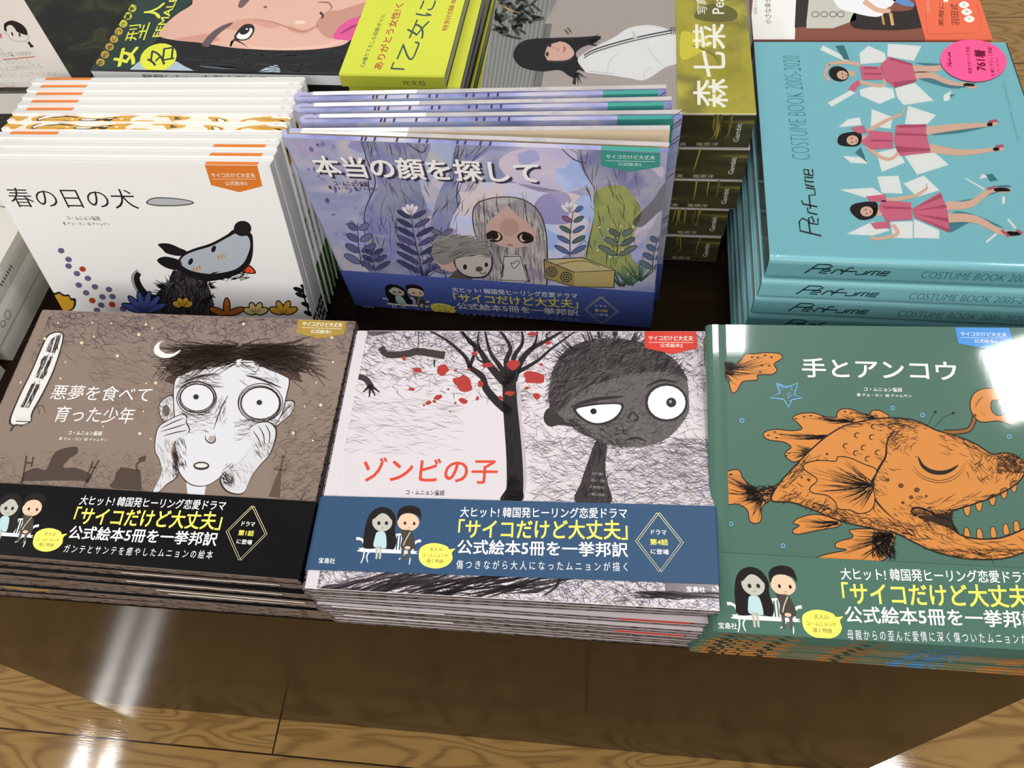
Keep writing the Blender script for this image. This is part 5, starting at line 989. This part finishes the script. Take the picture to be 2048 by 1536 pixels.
# ------------------------------------------------------------------ book with the coral band behind the turquoise stack
CC = (1480, 0, .44271)
for i in range(6):
    W, H, T = .21, .1895, .0212
    rz = PI / 2 - math.radians(1.2) + (0 if i == 5 else rj(.01)); l = (.4902 + (0 if i == 5 else rj(.002)), .4748 + (0 if i == 5 else rj(.001)), i * .0217 + .0001); top = i == 5
    r = root('hardcover_book', 'brown and white lifestyle book with coral band, top of its stack at the back right' if top else 'coral-banded book, %s from the top of the back right stack' % (ORD[5 - i] if i else 'lowest'), 'book', l, (0, 0, rz), 'coral-banded books in one stack')
    BR = mat('7d4a3c', .35, .4, .1)
    mb = soft_cover(W, H, T, BR, BR, .002); M = pose(l, (0, 0, rz))
    if top:
        A = Art(mb, M, (0, 0, T), (1, 0, 0), (0, 1, 0), (0, 0, 1), CC, (.0012, W - .0004, .0004, H - .0004), rough=.35, coat=.4, crough=.08)
        A.poly([(40, 195), (62, -40), (255, -40), (247, 200)], 'e0dedb', False); A.text('小さな幸せ', (142, 110), (140, -10), (112, 110), '5a5754', .004, z=2); A.text('羽田さん', (78, 66), (76, 0), (62, 66), '77736f', z=2)
        A.poly([(247, 125), (255, -40), (330, -40), (330, 118)], '2b2a28', False); A.poly([(300, 100), (315, -40), (520, -40), (525, 90), (420, 128), (300, 128)], 'b9b8ac', False, z=2)
        for x in (340, 380, 420, 455): A.ring(x, 65, 16, 12, 4, '6b6a62', z=3)
        A.poly([(520, 50), (560, 60), (640, 60), (680, 52), (780, 40), (800, -40), (860, 40), (820, 125), (520, 128)], '2a2422', z=2); A.poly([(440, -40), (440, 30), (520, 60), (600, 76), (640, 70), (660, 40), (690, 20), (700, -40)], 'dfe0e2', z=4); A.line([(560, 5), (620, 45), (680, 50)], 26, 'cfa48a', 18, z=5)
        A.poly([(640, -40), (700, -40), (790, 25), (720, 20)], '5f83b5', z=4); A.line([(680, 60), (690, 115)], 14, 'caa06a', z=3); A.line([(640, 60), (650, 112)], 10, 'b48a58', z=3)
    mb.build('cover', r); pages(W, H, T, r, PAPER, .001, .002, .002)
    b = MB(); z = T + .0004; y1 = .052; b.add([(0, 0, z), (W, 0, z), (W, y1, z), (0, y1, z), (-.0003, 0, z - .0006), (-.0003, y1, z - .0006), (-.0003, 0, .0008), (-.0003, y1, .0008)], [(0, 1, 2, 3), (4, 0, 3, 5), (6, 4, 5, 7)], mat('dc6849', .4, .3, .1))
    if top:
        A = Art(b, M, (0, 0, z), (1, 0, 0), (0, 1, 0), (0, 0, 1), CC, (0, W, .0002, y1), rough=.4, coat=.3, crough=.1); dk = '6d2b1e'
        A.text('素敵に暮', (920, 120), (922, -30), (896, 120), dk, .004); A.text('羽田式', (992, 116), (985, 18), (955, 116), dk, .004); A.text('大切に', (858, 56), (858, -10), (842, 56), 'f0a48c', .004); A.text('暮', (942, 12), (936, -18), (920, 12), 'f7efe8', .02)
        for (x, y), ch in zip(((1012, 22), (1024, 54), (1036, 86)), '住食衣'): A.poly([(x - 24, y), (x - 12, y - 12), (x, y - 16), (x + 12, y - 12), (x + 24, y), (x + 12, y + 12), (x, y + 15), (x - 12, y + 12)], 'f3ede2'); A.text(ch, (x + 8, y + 7), (x + 8, y - 8), (x - 8, y + 7), '8a6f64', z=2)
        A.line([(838, 60), (845, 140), (870, 155), (1060, 148)], 2, 'b5503a'); A.line([(1070, 20), (1090, 105), (1075, 130)], 2, 'b5503a')
    b.build('paper_band', r)['label'] = 'coral paper band'

# ------------------------------------------------------------------ dark books at the back left, card on top
DKC = noisemat('dark_leaf_photo', [(.4, '14150f'), (.55, '1d1f15'), (.66, '34371f'), (.74, '20231a')], (26, 26, 26), 5, .35, .3, .12, dist=1.2)
PALE = mat('cfcdc7', .5)
for i in range(6):
    W, H, T = .20, .2350, .0240
    l = (-.2705 + (0 if i == 5 else -.006 + rj(.003)), .3975 + (0 if i == 5 else .002 + rj(.002)), i * .0243); top = i == 5
    r = root('photo_book', 'dark leafy-cover book under the handwritten card, top of its stack' if top else 'dark book, %s from the top of the stack below the handwritten card' % (ORD[5 - i] if i else 'lowest'), 'book', l, (0, 0, PI / 2), 'dark books in the back left stack')
    soft_cover(W, H, T, DKC, PALE if top else DKC, .0008).build('cover', r); pages(W, H, T, r, PAPERG, .0008, .0008, .0008)
zc = 5 * .0243 + .0241
r = root('card', 'white handwritten card with drawn black-haired head, standing at upper left', 'card', (-.2775, .4045, zc), (0, 0, 0))
CARD = mat('e5e0da', .55)
mb = MB(); mb.box(-.11, 0, -.0004, 0, 0, .15, CARD); M = pose((-.2775, .4045, zc), (0, 0, 0))
A = Art(mb, M, (0, -.0004, 0), (1, 0, 0), (0, 0, 1), (0, -1, 0), (0, 0, .09766), (-.11, 0, 0, .15), rough=.55)
ink = '77706c'; dk = '2b2322'
A.poly([(90, 620), (80, 560), (84, 490), (120, 462), (150, 440), (240, 420), (330, 440), (450, 500), (540, 600), (566, 700), (560, 720), (510, 712), (440, 690), (350, 650), (300, 580), (240, 520), (180, 515), (130, 560), (140, 640)], dk)
A.line([(110, 640), (105, 680), (160, 700), (200, 780), (290, 832), (400, 852), (520, 838), (560, 800), (600, 780), (590, 730), (560, 720)], 7, '6b6360'); A.ell(250, 695, 18, 42, dk, -22, z=2); A.ell(402, 715, 18, 42, dk, -18, z=2); A.poly([(540, 850), (580, 870), (600, 840), (640, 900), (690, 945), (660, 972), (620, 965), (590, 910)], dk); A.ell(0, 735, 44, 52, 'c76f9f')
A.line([(60, 1222), (400, 1190), (720, 1160)], 22, 'c67a70', z=1)
A.text('共感度1000!', (-120, 1185), (680, 1130), (-130, 1080), ink, -.02, z=2); A.text('よく泣いてくる', (-60, 1330), (640, 1290), (-60, 1225), ink, -.02); A.text('この人は絶対いてる', (-60, 1480), (880, 1400), (-60, 1370), ink, -.02); A.text('彼のコミュニケーション', (-40, 1590), (1180, 1540), (-40, 1490), 'a08078', -.02); A.text('だからこそ', (-60, 1770), (330, 1750), (-60, 1690), ink, -.02)
A.text('は', (-20, 1050), (70, 1045), (-20, 985), 'b9655c', -.02); A.line([(-60, 1800), (330, 1770)], 10, 'c67a70')
mb.build('card_sheet', r)
b = MB(); b.add([(-.075, 0, .05), (-.035, 0, .05), (-.035, .03, 0), (-.075, .03, 0), (-.075, .0006, .05), (-.035, .0006, .05), (-.035, .0306, 0), (-.075, .0306, 0)], [(3, 2, 1, 0), (4, 5, 6, 7), (0, 1, 5, 4), (2, 3, 7, 6), (1, 2, 6, 5), (3, 0, 4, 7)], CARD); b.build('easel_strut', r)

# ------------------------------------------------------------------ white books at the left edge, seen side on
CREAMW = mat('d9d7cd', .5); GREYW = mat('b7b7ae', .5)
for s, (y0, D, n, T) in enumerate(((.212, .178, 3, .0205), (-.004, .205, 3, .0180))):
    for i in range(n):
        x1 = -.3440 - .0006 * i - (.002 if s else 0) + rj(.0008); W = .17; l = (x1, y0 + rj(.001), i * (T + .0002)); top = i == n - 1
        r = root('white_book', '%s cream-white book of the %s pile at the left edge' % (('bottom', 'middle', 'top')[i], ('far', 'near')[s]), 'book', l, (0, 0, 0), 'cream-white books piled at the left edge')
        mb = MB(); t_ = T
        p = [(0, .0006), (.0004, t_ * .3), (.0006, t_ / 2), (.0004, t_ * .7), (-.0006, t_), (-W, t_), (-W, t_ - .002), (-.003, t_ - .002), (-.003, .002), (-W, .002), (-W, 0), (-.0006, 0)]
        mb.extrude_y(p, 0, D, CREAMW if i else GREYW)
        A = Art(mb, Matrix.Identity(4), (.0007, 0, 0), (0, 1, 0), (0, 0, 1), (1, 0, 0), (0, 0, 1), None); A.P = lambda q: q
        if s == 0 and i == 2: 
            for q in range(7): A.raw([(.045 + q * .0035, .0085), (.0465 + q * .0035, .0085), (.0465 + q * .0035, .0115), (.045 + q * .0035, .0115)], '55534e', 1)
        if s == 0 and i == 1: A.ring(.03, .010, .004, .0035, .0006, '77756f', z=1); A.ring(.02, .010, .003, .0025, .0006, '77756f', z=1)
        if top and s == 0:
            B = Art(mb, Matrix.Identity(4), (0, 0, t_), (1, 0, 0), (0, 1, 0), (0, 0, 1), (0, 0, 1), (-W, -.001, 0, D)); B.P = lambda q: q
            B.line([(-.02, .10), (-.03, .095), (-.045, .10)], .0016, '5b5a55'); B.line([(-.015, .125), (-.035, .13), (-.05, .12)], .0014, '77756f'); B.ring(-.06, .08, .012, .02, .0012, '66645f')
        mb.build('cover', r)
        g = MB(); g.box(-W + .001, -.0032, .002, D - .002, .0022, t_ - .0022, PAPER); g.build('page_block', r)
